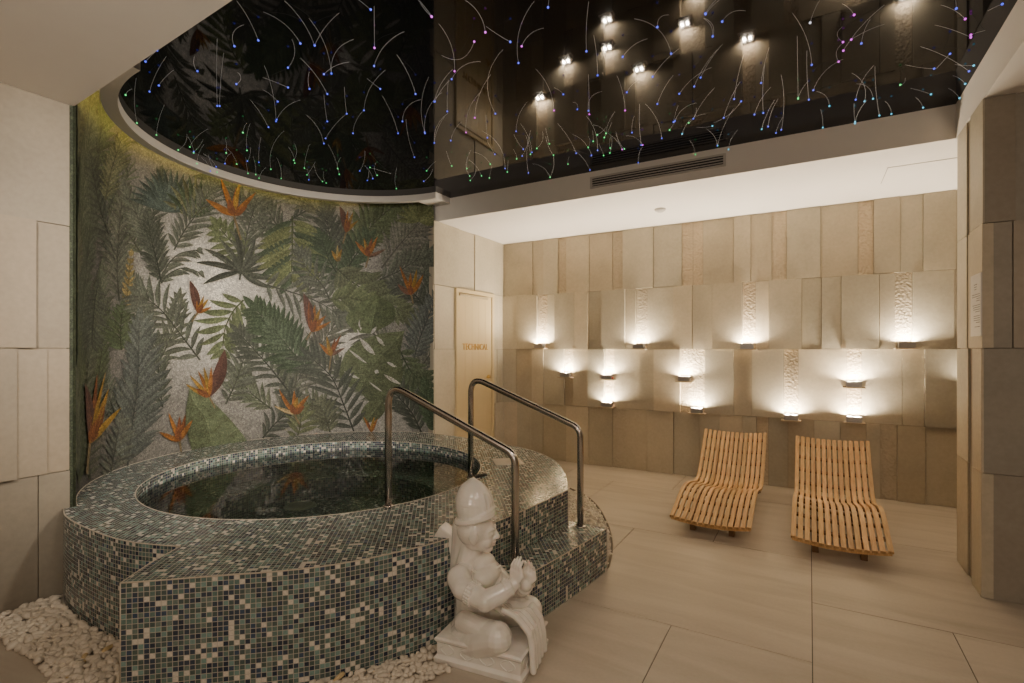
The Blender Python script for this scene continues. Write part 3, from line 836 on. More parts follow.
# ------------------------------------------------------------------ mosaic tub
HT, WZ = .49, .41
PC = (-3.20, 2.67); PR = 1.18
arcA = spline([(-3.69, 1.235, 0), (-3.52, 1.190, 0), (-3.278, 1.167, 0), (-2.979, 1.165, 0), (-2.783, 1.187, 0), (-2.62, 1.235, 0), (-2.52, 1.275, 0)], 6)
side = [Vector((-2.435, 1.11, 0))]
arcB = spline([(-2.325, .955, 0), (-2.111, 1.141, 0), (-1.829, 1.392, 0), (-1.683, 1.583, 0), (-1.579, 1.785, 0), (-1.515, 1.95, 0), (-1.43, 2.332, 0), (-1.384, 2.711, 0), (-1.356, 3.054, 0)], 6)
arcC = spline([(-1.356, 3.054, 0), (-1.53, 3.413, 0), (-1.80, 3.80, 0), (-2.12, 4.06, 0), (-2.45, 4.20, 0), (-2.88, 4.31, 0), (-3.55, 4.385, 0)], 6)[1:]
arcD = []
for k in range(41):
    a = 1.73 + (2 * PI - 1.81 - 1.73) * k / 40
    arcD.append(Vector((C0[0] + (RW - .008) * math.cos(a), C0[1] + (RW - .008) * math.sin(a), 0)))
outline = [Vector((p.x, p.y, 0)) for p in arcA + side + arcB + arcC + arcD]
def at_z(p, z): return (p[0], p[1], z)
tub = empty('mosaic_tub', (PC[0], PC[1], 0))
tag(tub, 'round whirlpool tub clad in dark blue-green glass mosaic before the jungle mural', 'tub')
OFF = Vector((-PC[0], -PC[1], 0))
def tl(p): return (p[0] - PC[0], p[1] - PC[1], p[2])
tb = MB()
def wall_strip(mb, pts, z0, z1, closed=False, u0=0.0, mi=0):
    u = u0
    for a, b in zip(pts, pts[1:]):
        l = (Vector((b[0], b[1], 0)) - Vector((a[0], a[1], 0))).length
        mb.face([tl(at_z(a, z0)), tl(at_z(b, z0)), tl(at_z(b, z1)), tl(at_z(a, z1))], mi, (1, 1, 1), [(u, z0 - z1), (u + l, z0 - z1), (u + l, 0), (u, 0)])
        u += l
wall_strip(tb, arcA, 0.0, HT)
wall_strip(tb, [arcA[-1]] + side + [arcB[0]], 0.0, HT)
wall_strip(tb, arcB, 0.0, HT)
wall_strip(tb, [arcB[-1]] + arcC, 0.0, HT)
rotU = math.radians(38)
def uvp(p): return (p[0] * math.cos(rotU) + p[1] * math.sin(rotU), -p[0] * math.sin(rotU) + p[1] * math.cos(rotU))
inner = []
for p in outline:
    a = math.atan2(p.y - PC[1], p.x - PC[0]); inner.append(Vector((PC[0] + PR * math.cos(a), PC[1] + PR * math.sin(a), 0)))
nO = len(outline)
for i in range(nO):
    j = (i + 1) % nO
    q = [outline[i], outline[j], inner[j], inner[i]]
    tb.face([tl(at_z(p, HT)) for p in q], 0, (1, 1, 1), [uvp(p) for p in q])
# pool inside
def circ(r, z, n=96): return [(PC[0] + r * math.cos(2 * PI * k / n), PC[1] + r * math.sin(2 * PI * k / n), z) for k in range(n + 1)]
def cyl_in(r, z0, z1):
    c = circ(r, 0); u = 0
    for a, b in zip(c, c[1:]):
        l = math.dist(a, b)
        tb.face([tl(at_z(b, z0)), tl(at_z(a, z0)), tl(at_z(a, z1)), tl(at_z(b, z1))], 1, (1, 1, 1), [(u + l, z0 - z1), (u, z0 - z1), (u, 0), (u + l, 0)]); u += l
def ring_in(r0, r1, z):
    a, b = circ(r0, z), circ(r1, z)
    for k in range(96):
        q = [a[k], a[k + 1], b[k + 1], b[k]]
        tb.face([tl(p) for p in q], 1, (1, 1, 1), [(p[0], p[1]) for p in q])
cyl_in(PR, .22, HT); ring_in(PR, .86, .22); cyl_in(.86, .03, .22)
c = circ(.86, .03); tb.face([tl(p) for p in c[:-1]], 1, (1, 1, 1), [(p[0], p[1]) for p in c[:-1]])
tb.build('tub_shell', [M_tile, M_tile_in], tub, fix=False)
e = MB()
for pts in (arcA + side + arcB, arcB[-1:] + arcC, [p for p in arcD]):
    e.tube([tl((p.x, p.y, HT - .0005)) for p in pts], .0032, 6)
e.tube([tl(p) for p in circ(PR, HT)], .003, 6, caps=False)
for p in (arcB[0], arcB[-1]):
    e.tube([tl((p.x, p.y, 0)), tl((p.x, p.y, HT))], .0028, 6)
e.build('edge_grout', M_grout, tub, smooth=True)
wt = MB(); c = circ(PR - .001, WZ); wt.face([tl(p) for p in c[:-1]]); wt.build('water', M_water, tub, fix=False)
# drain grille on the pool floor, hand-sized lid and small nozzle on the rim
d = MB(); d.lathe([(0, .012), (.11, .012), (.13, .006), (.135, 0)], 32, Matrix.Translation((-3.86 - PC[0], 2.94 - PC[1], .031)))
for k in range(-4, 5):
    hw = math.sqrt(max(.0, .10 ** 2 - (k * .022) ** 2))
    d.box(-3.86 - PC[0] - hw, -3.86 - PC[0] + hw, 2.94 - PC[1] + k * .022 - .004, 2.94 - PC[1] + k * .022 + .004, .044, .048)
tag(d.build('drain_cover', plain('drain_plastic', (.42, .42, .30), .5), tub), 'pale slotted drain cover')
lid = MB(); ML = Matrix.Translation((-2.12 - PC[0], 3.575 - PC[1], HT)) @ Matrix.Rotation(math.radians(40), 4, 'Z')
lid.box(-.115, .115, -.115, .115, -.004, .006, M=ML); lid.box(-.095, .095, -.095, .095, .006, .008, M=ML); lid.box(-.012, .012, -.03, .03, .008, .010, M=ML)
tag(lid.build('access_lid', plain('beige_lid', (.52, .45, .37), .5, noise=.05), tub, bevel=.002), 'square beige access lid')
nz2 = MB(); nz2.box(-.055, .055, -.018, .018, 0, .012, M=Matrix.Translation((-2.05 - PC[0], 3.06 - PC[1], HT)) @ Matrix.Rotation(math.radians(70), 4, 'Z'))
for k in range(5): nz2.box(-.048 + k * .021, -.036 + k * .021, -.014, .014, .012, .016, M=Matrix.Translation((-2.05 - PC[0], 3.06 - PC[1], HT)) @ Matrix.Rotation(math.radians(70), 4, 'Z'))
tag(nz2.build('air_inlet', plain('black_plastic', (.03, .03, .03), .4), tub), 'small black air inlet')
# step
SZ = .27
outerS = spline([(-1.232, 2.22, 0), (-1.198, 2.42, 0), (-1.147, 2.76, 0), (-1.108, 3.10, 0)], 5)
innerS = [p for p in arcB if 2.2 <= p.y] 
innerS = [Vector((-1.452, 2.22, 0))] + innerS + [Vector((-1.375, 3.12, 0))]
st = MB()
wall_strip(st, outerS, 0, SZ); wall_strip(st, [outerS[-1], innerS[-1]], 0, SZ); wall_strip(st, [innerS[0], outerS[0]], 0, SZ)
def lerp_at(pts, t):
    f = t * (len(pts) - 1); i = min(int(f), len(pts) - 2); return pts[i].lerp(pts[i + 1], f - i)
for k in range(14):
    q = [lerp_at(outerS, k / 14), lerp_at(outerS, (k + 1) / 14), lerp_at(innerS, (k + 1) / 14), lerp_at(innerS, k / 14)]
    st.face([tl(at_z(p, SZ)) for p in q], 0, (1, 1, 1), [uvp(p) for p in q])
so = st.build('step', M_tile, tub, fix=False)
e = MB(); e.tube([tl((p.x, p.y, SZ - .0005)) for p in outerS + [innerS[-1]]], .003, 6); e.tube([tl((outerS[-1].x, outerS[-1].y, 0)), tl((outerS[-1].x, outerS[-1].y, SZ))], .0028, 6)
e.build('step_edge_grout', M_grout, so, smooth=True)

# handrails ---------------------------------------------------------------
def rounded(pts, r, n=8):
    out = [Vector(pts[0])]
    for a, b, c in zip(pts, pts[1:], pts[2:]):
        a, b, c = Vector(a), Vector(b), Vector(c)
        u, v = (a - b).normalized(), (c - b).normalized()
        ang = u.angle(v); dist = r / math.tan(ang / 2)
        p, q = b + u * dist, b + v * dist
        for k in range(n + 1):
            t = k / n; out.append((p * (1 - t) + b * t) * (1 - t) + (b * (1 - t) + q * t) * t)
    out.append(Vector(pts[-1])); return out
def handrail(far, near, zf, zn, label):
    o = empty('handrail', (far[0], far[1], HT))
    m = MB()
    pts = [(far[0], far[1], HT + .002), (far[0], far[1], zf), (near[0], near[1], zn), (near[0], near[1], SZ + .002)]
    path = rounded([tuple(Vector(p) - Vector((far[0], far[1], HT))) for p in pts], .085, 10)
    m.tube(path, .0205, 16)
    m.build('bent_tube', M_steel, o, smooth=True)
    for p in (pts[0], pts[3]):
        f = MB(); q = Vector(p) - Vector((far[0], far[1], HT))
        f.lathe([(.0206, .012), (.03, .010), (.033, .0), (.0206, -.001)], 20, Matrix.Translation(q))
        f.build('foot_collar', M_steel, o, smooth=True)
    tag(o, label, 'handrail')
handrail((-2.11, 2.20), (-1.31, 2.285), 1.207, .86, 'bent steel handrail at the tub rim, nearest the statue, rising behind its hands')
handrail((-2.075, 2.985), (-1.262, 3.035), 1.215, .90, 'bent steel handrail by the far end of the mosaic step, before the door')

# ------------------------------------------------------------------ pebbles
def pebble_mesh(seed, mat, sub=2):
    rnd = random.Random(seed)
    bm = bmesh.new(); bmesh.ops.create_icosphere(bm, subdivisions=sub, radius=1.0)
    sx, sy, sz = rnd.uniform(1.0, 1.55), rnd.uniform(.6, .85), rnd.uniform(.5, .7)
    ph = [rnd.uniform(0, 6) for _ in range(6)]
    for v in bm.verts:
        p = v.co
        k = 1 + .16 * math.sin(2.6 * p.x + ph[0]) + .11 * math.sin(3.1 * p.y + ph[1]) + .10 * math.sin(3.4 * p.z + ph[2]) + .08 * math.sin(6 * p.x + 5 * p.y + ph[3])
        v.co = Vector((p.x * sx * k, p.y * sy * k, p.z * sz * k))
    me = bpy.data.meshes.new('pebble'); bm.to_mesh(me); bm.free()
    me.materials.append(mat); me.polygons.foreach_set('use_smooth', [True] * len(me.polygons))
    return me
PEB = [pebble_mesh(i, M_pebble) for i in range(7)] + [pebble_mesh(30, M_pebble2)]
def inside(p, poly):
    x, y = p; r = False
    for (x0, y0), (x1, y1) in zip(poly, poly[1:] + poly[:1]):
        if (y0 > y) != (y1 > y) and x < (x1 - x0) * (y - y0) / (y1 - y0) + x0: r = not r
    return r
tubpoly = [(p.x, p.y) for p in outline]
fr = [(p.x, p.y) for p in arcB]
def offs(p, q, d):
    dx, dy = q[0] - p[0], q[1] - p[1]; l = math.hypot(dx, dy); return (p[0] + dy / l * d, p[1] - dx / l * d)
front_off = [offs(fr[i], fr[min(i + 1, len(fr) - 1)], .30) for i in range(len(fr)) if fr[i][1] < 1.60]
bedA = [(-3.69, .885), (-2.74, .905), (-2.73, .72), (-2.42, .60), (-2.19, .78)] + front_off[1:] + [(-1.40, 1.66), (-1.34, 1.80), (-1.47, 1.80), (-1.50, 1.90)] + [f for f in reversed(fr) if f[1] < 1.90] + [(-2.435, 1.11)] + [(p.x, p.y) for p in reversed(arcA)]
# bed of small stones below, then the loose stones one by one
def poly_mesh(name, poly, z, mat):
    bm = bmesh.new(); bm.faces.new([bm.verts.new((x, y, z)) for x, y in poly]); bmesh.ops.triangulate(bm, faces=bm.faces[:])
    me = bpy.data.meshes.new(name); bm.to_mesh(me); bm.free(); me.materials.append(mat); return me
spots = []; hashg = {}
xs = [p[0] for p in bedA]; ys = [p[1] for p in bedA]
rp_ = random.Random(11); tries = 0
def clear_tub(x, y, m):
    for k in range(8):
        if inside((x + m * math.cos(k * PI / 4), y + m * math.sin(k * PI / 4)), tubpoly): return False
    return True
def statue_clear(x, y): return not (-1.49 < x < -1.03 and y > 1.775 + (x + 1.47) * .19)
while len(spots) < 2400 and tries < 60000:
    tries += 1
    x, y = rp_.uniform(min(xs), max(xs)), rp_.uniform(min(ys), max(ys))
    if not inside((x, y), bedA) or not statue_clear(x, y): continue
    big = y < 1.25 and x < -2.25
    r = rp_.uniform(.014, .024) if big else rp_.uniform(.012, .019)
    if x < XL + .035 or not clear_tub(x, y, r * 1.0): continue
    gx, gy = int(x / .06), int(y / .06)
    if any((x - a) ** 2 + (y - b) ** 2 < ((r + c) * .60) ** 2 for i_ in (-1, 0, 1) for j_ in (-1, 0, 1) for a, b, c in hashg.get((gx + i_, gy + j_), ())): continue
    spots.append((x, y, r)); hashg.setdefault((gx, gy), []).append((x, y, r))
def seen(s):   # how large a stone shows
    d2 = s[0] ** 2 + s[1] ** 2 + 1.9
    rr = Vector((s[0], s[1], 0)) - Vector((0, 0, CAMH)); f = Vector((-math.sin(TH), math.cos(TH), 0)); r = Vector((math.cos(TH), math.sin(TH), 0))
    dz = rr.dot(f)
    if dz < .1: return 0
    X_p, Y_p = 512 + FPX * rr.dot(r) / dz, HY + FPX * CAMH / dz
    vis = (-5 < X_p < 1030) and Y_p < 690
    return (s[2] ** 2 / d2) * (1 if vis else .0001)
spots.sort(key=seen, reverse=True)
rest = MB()
for k, (x, y, r) in enumerate(spots):
    z = r * .42 + rp_.uniform(0, .014)
    rot = Euler((rp_.uniform(-.35, .35), rp_.uniform(-.35, .35), rp_.uniform(0, 6.28)))
    if k < 300:
        mesh = PEB[7] if rp_.random() < .015 else PEB[rp_.randrange(7)]
        o = link('white_pebble', mesh)
        o.location = (x, y, z); o.rotation_euler = rot; o.scale = (r, r, r)
        if y > 1.2 or x > -2.2:
            tag(o, 'small white stone in the pebble strip between mosaic front and statue', 'pebble', 'white pebbles beside the statue')
        else:
            tag(o, 'white stone in the pebble bed between left wall and mosaic tub', 'pebble', 'white pebbles by the left wall')
    else:
        Mx = Matrix.Translation((x, y, z)) @ rot.to_matrix().to_4x4() @ Matrix.Scale(r, 4)
        b = len(rest.v); mm = PEB[k % 7]
        rest.v += [tuple(Mx @ v.co) for v in mm.vertices]
        for f in mm.polygons:
            rest.f.append(tuple(b + i for i in f.vertices)); rest.m.append(0); rest.c.append((1, 1, 1)); rest.uv.append(None)
# filling layer of stones under the loose ones
xs0 = 0
while xs0 < 900:
    x, y = rp_.uniform(min(xs), max(xs)), rp_.uniform(min(ys), max(ys))
    xs0 += 1
    if not inside((x, y), bedA) or not statue_clear(x, y) or x < XL + .03 or not clear_tub(x, y, .02): continue
    r = rp_.uniform(.014, .022)
    Mx = Matrix.Translation((x, y, r * .28)) @ Euler((rp_.uniform(-.3, .3), rp_.uniform(-.3, .3), rp_.uniform(0, 6))).to_matrix().to_4x4() @ Matrix.Scale(r, 4)
    b = len(rest.v); mm = PEB[xs0 % 7]
    rest.v += [tuple(Mx @ v.co) for v in mm.vertices]
    for f in mm.polygons:
        rest.f.append(tuple(b + i for i in f.vertices)); rest.m.append(0); rest.c.append((1, 1, 1)); rest.uv.append(None)
tag(rest.build('white_pebbles', M_pebble, smooth=True, fix=False), 'white pebble bed under and around the tub front', 'pebbles', kind='stuff')
# chip bed behind the step on the right
bord = spline([(-2.45, 4.86, 0), (-2.125, 4.76, 0), (-1.77, 4.49, 0), (-1.455, 4.02, 0), (-1.23, 3.53, 0), (-1.135, 3.20, 0), (-1.125, 3.13, 0)], 6)
bedB = [(p.x, p.y) for p in bord] + [(-1.36, 3.13)] + [(p.x, p.y) for p in arcC if p.x > -2.6] + [(-2.6, 4.86)]
chips = MB(); CH = [pebble_mesh(60 + i, M_chip, 1) for i in range(5)]
xs = [p[0] for p in bedB]; ys = [p[1] for p in bedB]
n_ = 0
while n_ < 4200:
    x, y = rp_.uniform(min(xs), max(xs)), rp_.uniform(min(ys), max(ys))
    n_ += 1
    if not inside((x, y), bedB) or inside((x, y), tubpoly): continue
    r = rp_.uniform(.009, .016)
    Mx = Matrix.Translation((x, y, r * rp_.uniform(.2, .9))) @ Euler((rp_.uniform(-.5, .5), rp_.uniform(-.5, .5), rp_.uniform(0, 6))).to_matrix().to_4x4() @ Matrix.Scale(r, 4)
    b = len(chips.v); mm = CH[n_ % 5]
    chips.v += [tuple(Mx @ v.co) for v in mm.vertices]
    for f in mm.polygons:
        chips.f.append(tuple(b + i for i in f.vertices)); chips.m.append(0); chips.c.append((1, 1, 1)); chips.uv.append(None)
tag(chips.build('gravel', M_chip, smooth=True, fix=False), 'pale fine gravel curving round the tub behind the step', 'gravel', kind='stuff')
e = MB(); e.tube([(p.x + .004, p.y + .002, .006) for p in bord], .008, 6)
tag(e.build('trim_4', plain('gravel_edging', (.14, .11, .07), .6), smooth=True), kind='structure')

# ------------------------------------------------------------------ statue
def unit_sphere(seg, rng):
    v = [(0, 0, 1)]; f = []
    for i in range(1, rng):
        t = PI * i / rng
        for k in range(seg): v.append((math.sin(t) * math.cos(2 * PI * k / seg), math.sin(t) * math.sin(2 * PI * k / seg), math.cos(t)))
    v.append((0, 0, -1)); e = len(v) - 1
    for k in range(seg):
        n = (k + 1) % seg
        f.append((0, 1 + k, 1 + n)); f.append((e, e - seg + n, e - seg + k))
        for i in range(rng - 2):
            a = 1 + i * seg; f.append((a + k, a + seg + k, a + seg + n, a + n))
    return v, f
USPH = unit_sphere(14, 9); USPH_S = unit_sphere(9, 6); USPH_B = unit_sphere(22, 14)
class Blob:
    def __init__(s): s.v = []; s.f = []
    def put(s, U, Mx):
        b = len(s.v); m = [tuple(r) for r in Mx]
        for x, y, z in U[0]:
            s.v.append((m[0][0] * x + m[0][1] * y + m[0][2] * z + m[0][3], m[1][0] * x + m[1][1] * y + m[1][2] * z + m[1][3], m[2][0] * x + m[2][1] * y + m[2][2] * z + m[2][3]))
        for q in U[1]: s.f.append(tuple(b + i for i in q))
    def ball(s, c, r, U=None):
        s.put(U or USPH_S, Matrix.Translation(c) @ Matrix.Scale(r, 4))
def capsule(bm, a, b, ra, rb, seg=14):
    a, b = Vector(a), Vector(b)
    n = max(2, int((b - a).length / (min(ra, rb) * .16)) + 1)
    n = min(n, 40)
    for k in range(n + 1):
        t = k / n
        bm.ball(a.lerp(b, t), ra + (rb - ra) * t, USPH if seg > 10 else USPH_S)
def ell(bm, c, r, rot=(0, 0, 0), seg=20):
    bm.put(USPH_B, Matrix.Translation(c) @ Euler(rot).to_matrix().to_4x4() @ Matrix.Diagonal((r[0], r[1], r[2], 1)))
def chain(bm, pts, rs, seg=12):
    for a, b, ra, rb in zip(pts, pts[1:], rs, rs[1:]): capsule(bm, a, b, ra, rb, seg)
def fuse(bm, name, mat, parent, voxel=.006, smooth=4, fac=.5):
    me = bpy.data.meshes.new(name + '_raw'); me.from_pydata(bm.v, [], bm.f); me.update()
    o = bpy.data.objects.new(name, me); col.objects.link(o)
    r = o.modifiers.new('r', 'REMESH'); r.mode = 'VOXEL'; r.voxel_size = voxel; r.use_smooth_shade = True
    s = o.modifiers.new('s', 'SMOOTH'); s.factor = fac; s.iterations = smooth
    dg = bpy.context.evaluated_depsgraph_get()
    ev = bpy.data.meshes.new_from_object(o.evaluated_get(dg))
    o.modifiers.clear(); o.data = ev; bpy.data.meshes.remove(me)
    ev.name = name; ev.materials.clear(); ev.materials.append(mat)
    ev.polygons.foreach_set('use_smooth', [True] * len(ev.polygons))
    o.parent = parent
    return o
SO = Vector((-1.266, 1.998, 0)); SR = math.radians(7)
sta = empty('marble_statue', tuple(SO), SR)
tag(sta, 'white marble statue of a kneeling figure in a tall headdress beside the mosaic tub', 'statue')
def S(px, py, dy=0.0):
    p = on_y(px, py, SO.y + dy) - SO
    c_, s_ = math.cos(-SR), math.sin(-SR)
    return (p.x * c_ - p.y * s_, p.x * s_ + p.y * c_, p.z)
# plinth with a moulded edge and carved scrolls
pl = MB()
x0, x1, y0, y1 = -.205, .205, -.16, .16
prof = [(0.008, 0.0), (.010, .022), (.002, .030), (-.002, .036), (-.002, .088), (.006, .096), (.008, .106), (.0, .113)]
rows = []
for (o_, z) in prof:
    rows.append([(x0 - o_, y0 - o_, z), (x1 + o_, y0 - o_, z), (x1 + o_, y1 + o_, z), (x0 - o_, y1 + o_, z)])
pl.grid(rows, closed=True); pl.face(rows[-1]); pl.face(list(reversed(rows[0])))
for k in range(4):
    cx = x0 + .055 + k * .098
    for s in (-1, 1):
        pl.tube([(cx + s * (.004 + .030 * math.sin(t * PI)), y0 + .002, .040 + .046 * t) for t in [q / 8 for q in range(9)]], .0035, 6)
for k in range(3):
    cy = y0 + .06 + k * .10
    for s in (-1, 1):
        pl.tube([(x1 - .002, cy + s * (.004 + .028 * math.sin(t * PI)), .040 + .046 * t) for t in [q / 8 for q in range(9)]], .0035, 6)
pl.build('plinth', M_marble, sta, weld=.0003, bevel=.005)
# figure
bm = Blob()
ZB = .112
pel = Vector(S(478, 631, 0.0)); chest = Vector(S(474, 585, .01)); waist = Vector(S(474, 610, .02)); nk0 = Vector(S(470, 563, .0)); nk1 = Vector(S(472, 544, 0))
ell(bm, pel, (.125, .125, .095)); ell(bm, pel + Vector((0, 0, -.05)), (.122, .125, .065)); ell(bm, Vector(S(466, 630, -.01)), (.075, .11, .085))
capsule(bm, waist, pel, .092, .115); capsule(bm, chest, waist, .092, .090)
ell(bm, chest + Vector((-.012, 0, .016)), (.088, .128, .078)); ell(bm, Vector(S(487, 574, .01)), (.062, .095, .058)); ell(bm, Vector(S(484, 563, .02)), (.05, .07, .045)); ell(bm, chest + Vector((.045, -.045, -.002)), (.048, .05, .050)); ell(bm, chest + Vector((.045, .055, -.002)), (.048, .05, .050))
capsule(bm, nk0 + Vector((-.008, 0, -.01)), nk1, .062, .054)
capsule(bm, nk0 + Vector((-.004, -.078, -.026)), nk0 + Vector((0, .085, -.026)), .050, .050)
# hair falling behind the neck, scarf across the chest
chain(bm, [Vector(S(465, 528, .0)), Vector(S(463, 548, .02)), Vector(S(459, 566, .03))], [.062, .058, .048])
chain(bm, [Vector(S(484, 556, .06)), Vector(S(494, 570, .05)), Vector(S(497, 584, .02))], [.030, .034, .030])
for k in range(4):
    chain(bm, [Vector(S(472 + k * 5, 570 + k * 3, -.075 + .02 * k)), Vector(S(484 + k * 4, 577 + k * 2, -.04 + .02 * k)), Vector(S(500, 566 + k * 5, .04))], [.007, .009, .007], 8)
# head, turned slightly away from the camera
hd = Vector(S(478.5, 531, 0)); fw = Vector((.96, .26, -.10)).normalized(); up = Vector((.10, 0, 1)).normalized(); sd = fw.cross(up).normalized(); up = sd.cross(fw).normalized()
Rh = Matrix((fw, -sd, up)).transposed().to_euler()
def H(f, s, u): return hd + fw * f + sd * s + up * u
zr = math.atan2(fw.y, fw.x)
ell(bm, H(-.018, 0, .012), (.088, .078, .088), Rh); ell(bm, H(.018, 0, -.032), (.064, .060, .058), Rh); ell(bm, H(.046, 0, -.072), (.030, .032, .022), Rh); ell(bm, H(-.01, 0, -.055), (.055, .055, .035), Rh)
ell(bm, H(.040, 0, .004), (.038, .060, .052), Rh)
for s in (-1, 1):
    ell(bm, H(.048, s * .033, -.032), (.026, .026, .028), Rh)          # cheek
    chain(bm, [H(.076, s * .010, .024), H(.071, s * .030, .030), H(.055, s * .050, .022)], [.006, .0065, .005], 9)   # brow
    ell(bm, H(.066, s * .029, .008), (.010, .016, .009), Rh)              # lid
    ell(bm, H(-.006, s * .078, -.004), (.022, .010, .032), Rh); ell(bm, H(-.002, s * .086, .002), (.012, .005, .020), Rh)    # ear
    ell(bm, H(-.002, s * .076, -.030), (.009, .007, .012), Rh)
chain(bm, [H(.076, 0, .018), H(.086, 0, .0), H(.093, 0, -.012)], [.0085, .010, .0125], 9)
for s in (-1, 1): ell(bm, H(.083, s * .011, -.016), (.010, .009, .008), Rh)
ell(bm, H(.077, 0, -.037), (.012, .022, .0065), Rh); ell(bm, H(.074, 0, -.050), (.012, .019, .0075), Rh)
# arms: the near one bent across the body, the far one behind it, palms raised together
shR = nk0 + Vector((-.004, -.098, -.032)); elR = Vector(S(485, 601, -.135)); wrR = Vector(S(514, 584, -.035))
chain(bm, [shR, Vector(S(463, 588, -.13)), elR], [.058, .052, .044]); chain(bm, [elR, Vector(S(500, 594, -.085)), wrR], [.046, .042, .030])
shL = nk0 + Vector((.010, .115, -.042)); elL = Vector(S(516, 594, .13)); wrL = Vector(S(526, 584, .025))
chain(bm, [shL, elL], [.054, .042]); chain(bm, [elL, wrL], [.042, .030])
def hand(bm, wr, d, nrm, thumb_s):
    d = Vector(d).normalized(); nrm = Vector(nrm).normalized(); ac = d.cross(nrm).normalized()
    for k in range(-2, 3): capsule(bm, wr + ac * k * .004, wr + d * .052 + ac * k * .0115, .0150, .0120, 10)
    for k, l in ((-1.5, .050), (-.5, .060), (.5, .056), (1.5, .042)):
        b0 = wr + d * .055 + ac * k * .0158
        chain(bm, [b0, b0 + d * l * .5 - nrm * .006, b0 + d * l + nrm * .009], [.0080, .0074, .0056], 9)
    t0 = wr + d * .018 + ac * thumb_s * .020
    chain(bm, [t0, t0 + d * .024 + ac * thumb_s * .016, t0 + d * .052 + ac * thumb_s * .009], [.0115, .010, .0078], 9)
hand(bm, wrR, (.10, .16, .95), (.35, 1, 0), -1)
hand(bm, wrL, (.22, -.06, .95), (-.1, -1, 0), 1)
for e_, w_, rr_ in ((elR, wrR, .041), (elL, wrL, .041)):
    dv = (w_ - e_).normalized()
    for k in (.70, .78, .86):
        c_ = e_.lerp(w_, k); ax = dv.orthogonal().normalized(); ay = dv.cross(ax)
        for q in range(20):
            a = 2 * PI * q / 20; bm.ball(c_ + (ax * math.cos(a) + ay * math.sin(a)) * (rr_ - k * .008), .0068)
md = Vector(S(463, 588, -.13)); av = (elR - md).normalized(); ax = av.orthogonal().normalized(); ay = av.cross(ax)
for k in (.34, .44, .54):
    c_ = md.lerp(elR, k)
    for q in range(24):
        a = 2 * PI * q / 24; bm.ball(c_ + (ax * math.cos(a) + ay * math.sin(a)) * .0505, .0062)
# legs: near knee rests on the plinth, far knee raised
hipR = pel + Vector((-.02, -.06, -.02)); knR = Vector(S(497.5, 641, -.122)); knR.z = ZB + .046
chain(bm, [hipR, knR], [.100, .066]); chain(bm, [knR + Vector((-.01, .01, -.010)), Vector((pel.x - .02, knR.y + .05, ZB + .05))], [.060, .050])
hipL = pel + Vector((.0, .065, .0)); knL = Vector(S(529, 610, .10))
chain(bm, [hipL, Vector(S(508, 607, .09)), knL], [.095, .085, .064]); anL = Vector((knL.x - .02, knL.y - .0, ZB + .045)); chain(bm, [knL, anL], [.062, .042])
capsule(bm, anL + Vector((-.02, 0, -.01)), anL + Vector((.045, 0, -.018)), .032, .022)
fuse(bm, 'figure', M_marble, sta, .0028, 6, .5)
# headdress: tall rounded dome with crossing brow bands and a beaded front
bm = Blob()
ct = Vector(S(473, 481, 0)); cb = Vector(S(475.5, 517, 0))
prof = [(.0, .086), (.25, .094), (.45, .093), (.62, .086), (.78, .071), (.90, .052), (.97, .034), (1.0, .022)]
def crad(t):
    for (t0, r0), (t1, r1_) in zip(prof, prof[1:]):
        if t <= t1 + 1e-6: return r0 + (r1_ - r0) * (t - t0) / (t1 - t0)
    return prof[-1][1]
for k in range(26):
    t = k / 25; rr = crad(t)
    bm.put(USPH_B, Matrix.Translation(cb.lerp(ct, t)) @ Matrix.Diagonal((rr, rr * .92, .016, 1)))
for k in range(7):
    a = zr + (k - 3) * .26
    pts = []
    for t in [q / 14 for q in range(11)]:
        rr = crad(t); c_ = cb.lerp(ct, t); pts.append(c_ + Vector((math.cos(a) * rr * .97, math.sin(a) * rr * .89, 0)))
    chain(bm, pts, [.0060] * len(pts), 8)
for z0, z1, r_ in ((-.022, .022, .0095), (-.012, .036, .008), (-.030, .052, .0065)):
    for q in range(56):
        a = 2 * PI * q / 56; s = math.cos(a - zr)
        bm.ball(cb + Vector((math.cos(a) * .093, math.sin(a) * .088, z0 + (z1 - z0) * (s + 1) / 2)), r_)
for q in range(12):
    t = q / 11; bm.ball(cb + fw * (.092 - .02 * t * t) + Vector((0, 0, .005 + .085 * t)), .010 - .004 * t)
fuse(bm, 'headdress', M_marble, sta, .0042, 3, .4)
# quiver slung behind the neck
def block(bm, c, d, a, b, l, wa, wb):
    base = len(bm.v)
    for k in (-1, 1):
        for j in (-1, 1):
            for i in (-1, 1): bm.v.append(tuple(c + d * i * l + a * j * wa + b * k * wb))
    fl = d.cross(a).dot(b) < 0
    for f in ((0, 2, 3, 1), (4, 5, 7, 6), (0, 1, 5, 4), (2, 6, 7, 3), (0, 4, 6, 2), (1, 3, 7, 5)):
        bm.f.append(tuple(base + i for i in (reversed(f) if fl else f)))
bm = Blob()
qa, qb = Vector(S(439, 530, .0)), Vector(S(460, 546, .03))
dv = (qb - qa).normalized(); ax = Vector((0, 1, 0)); ax = (ax - dv * ax.dot(dv)).normalized(); ay = dv.cross(ax)
block(bm, qa.lerp(qb, .5), dv, ax, ay, (qb - qa).length * .5, .036, .040)
q2a, q2b = Vector(S(453, 538, .02)), Vector(S(449, 563, .02)); d2 = (q2b - q2a).normalized(); a2 = Vector((0, 1, 0)); a2 = (a2 - d2 * a2.dot(d2)).normalized()
block(bm, q2a.lerp(q2b, .5), d2, a2, d2.cross(a2), .055, .03, .026)
fuse(bm, 'quiver', M_marble, sta, .0042, 2, .4)
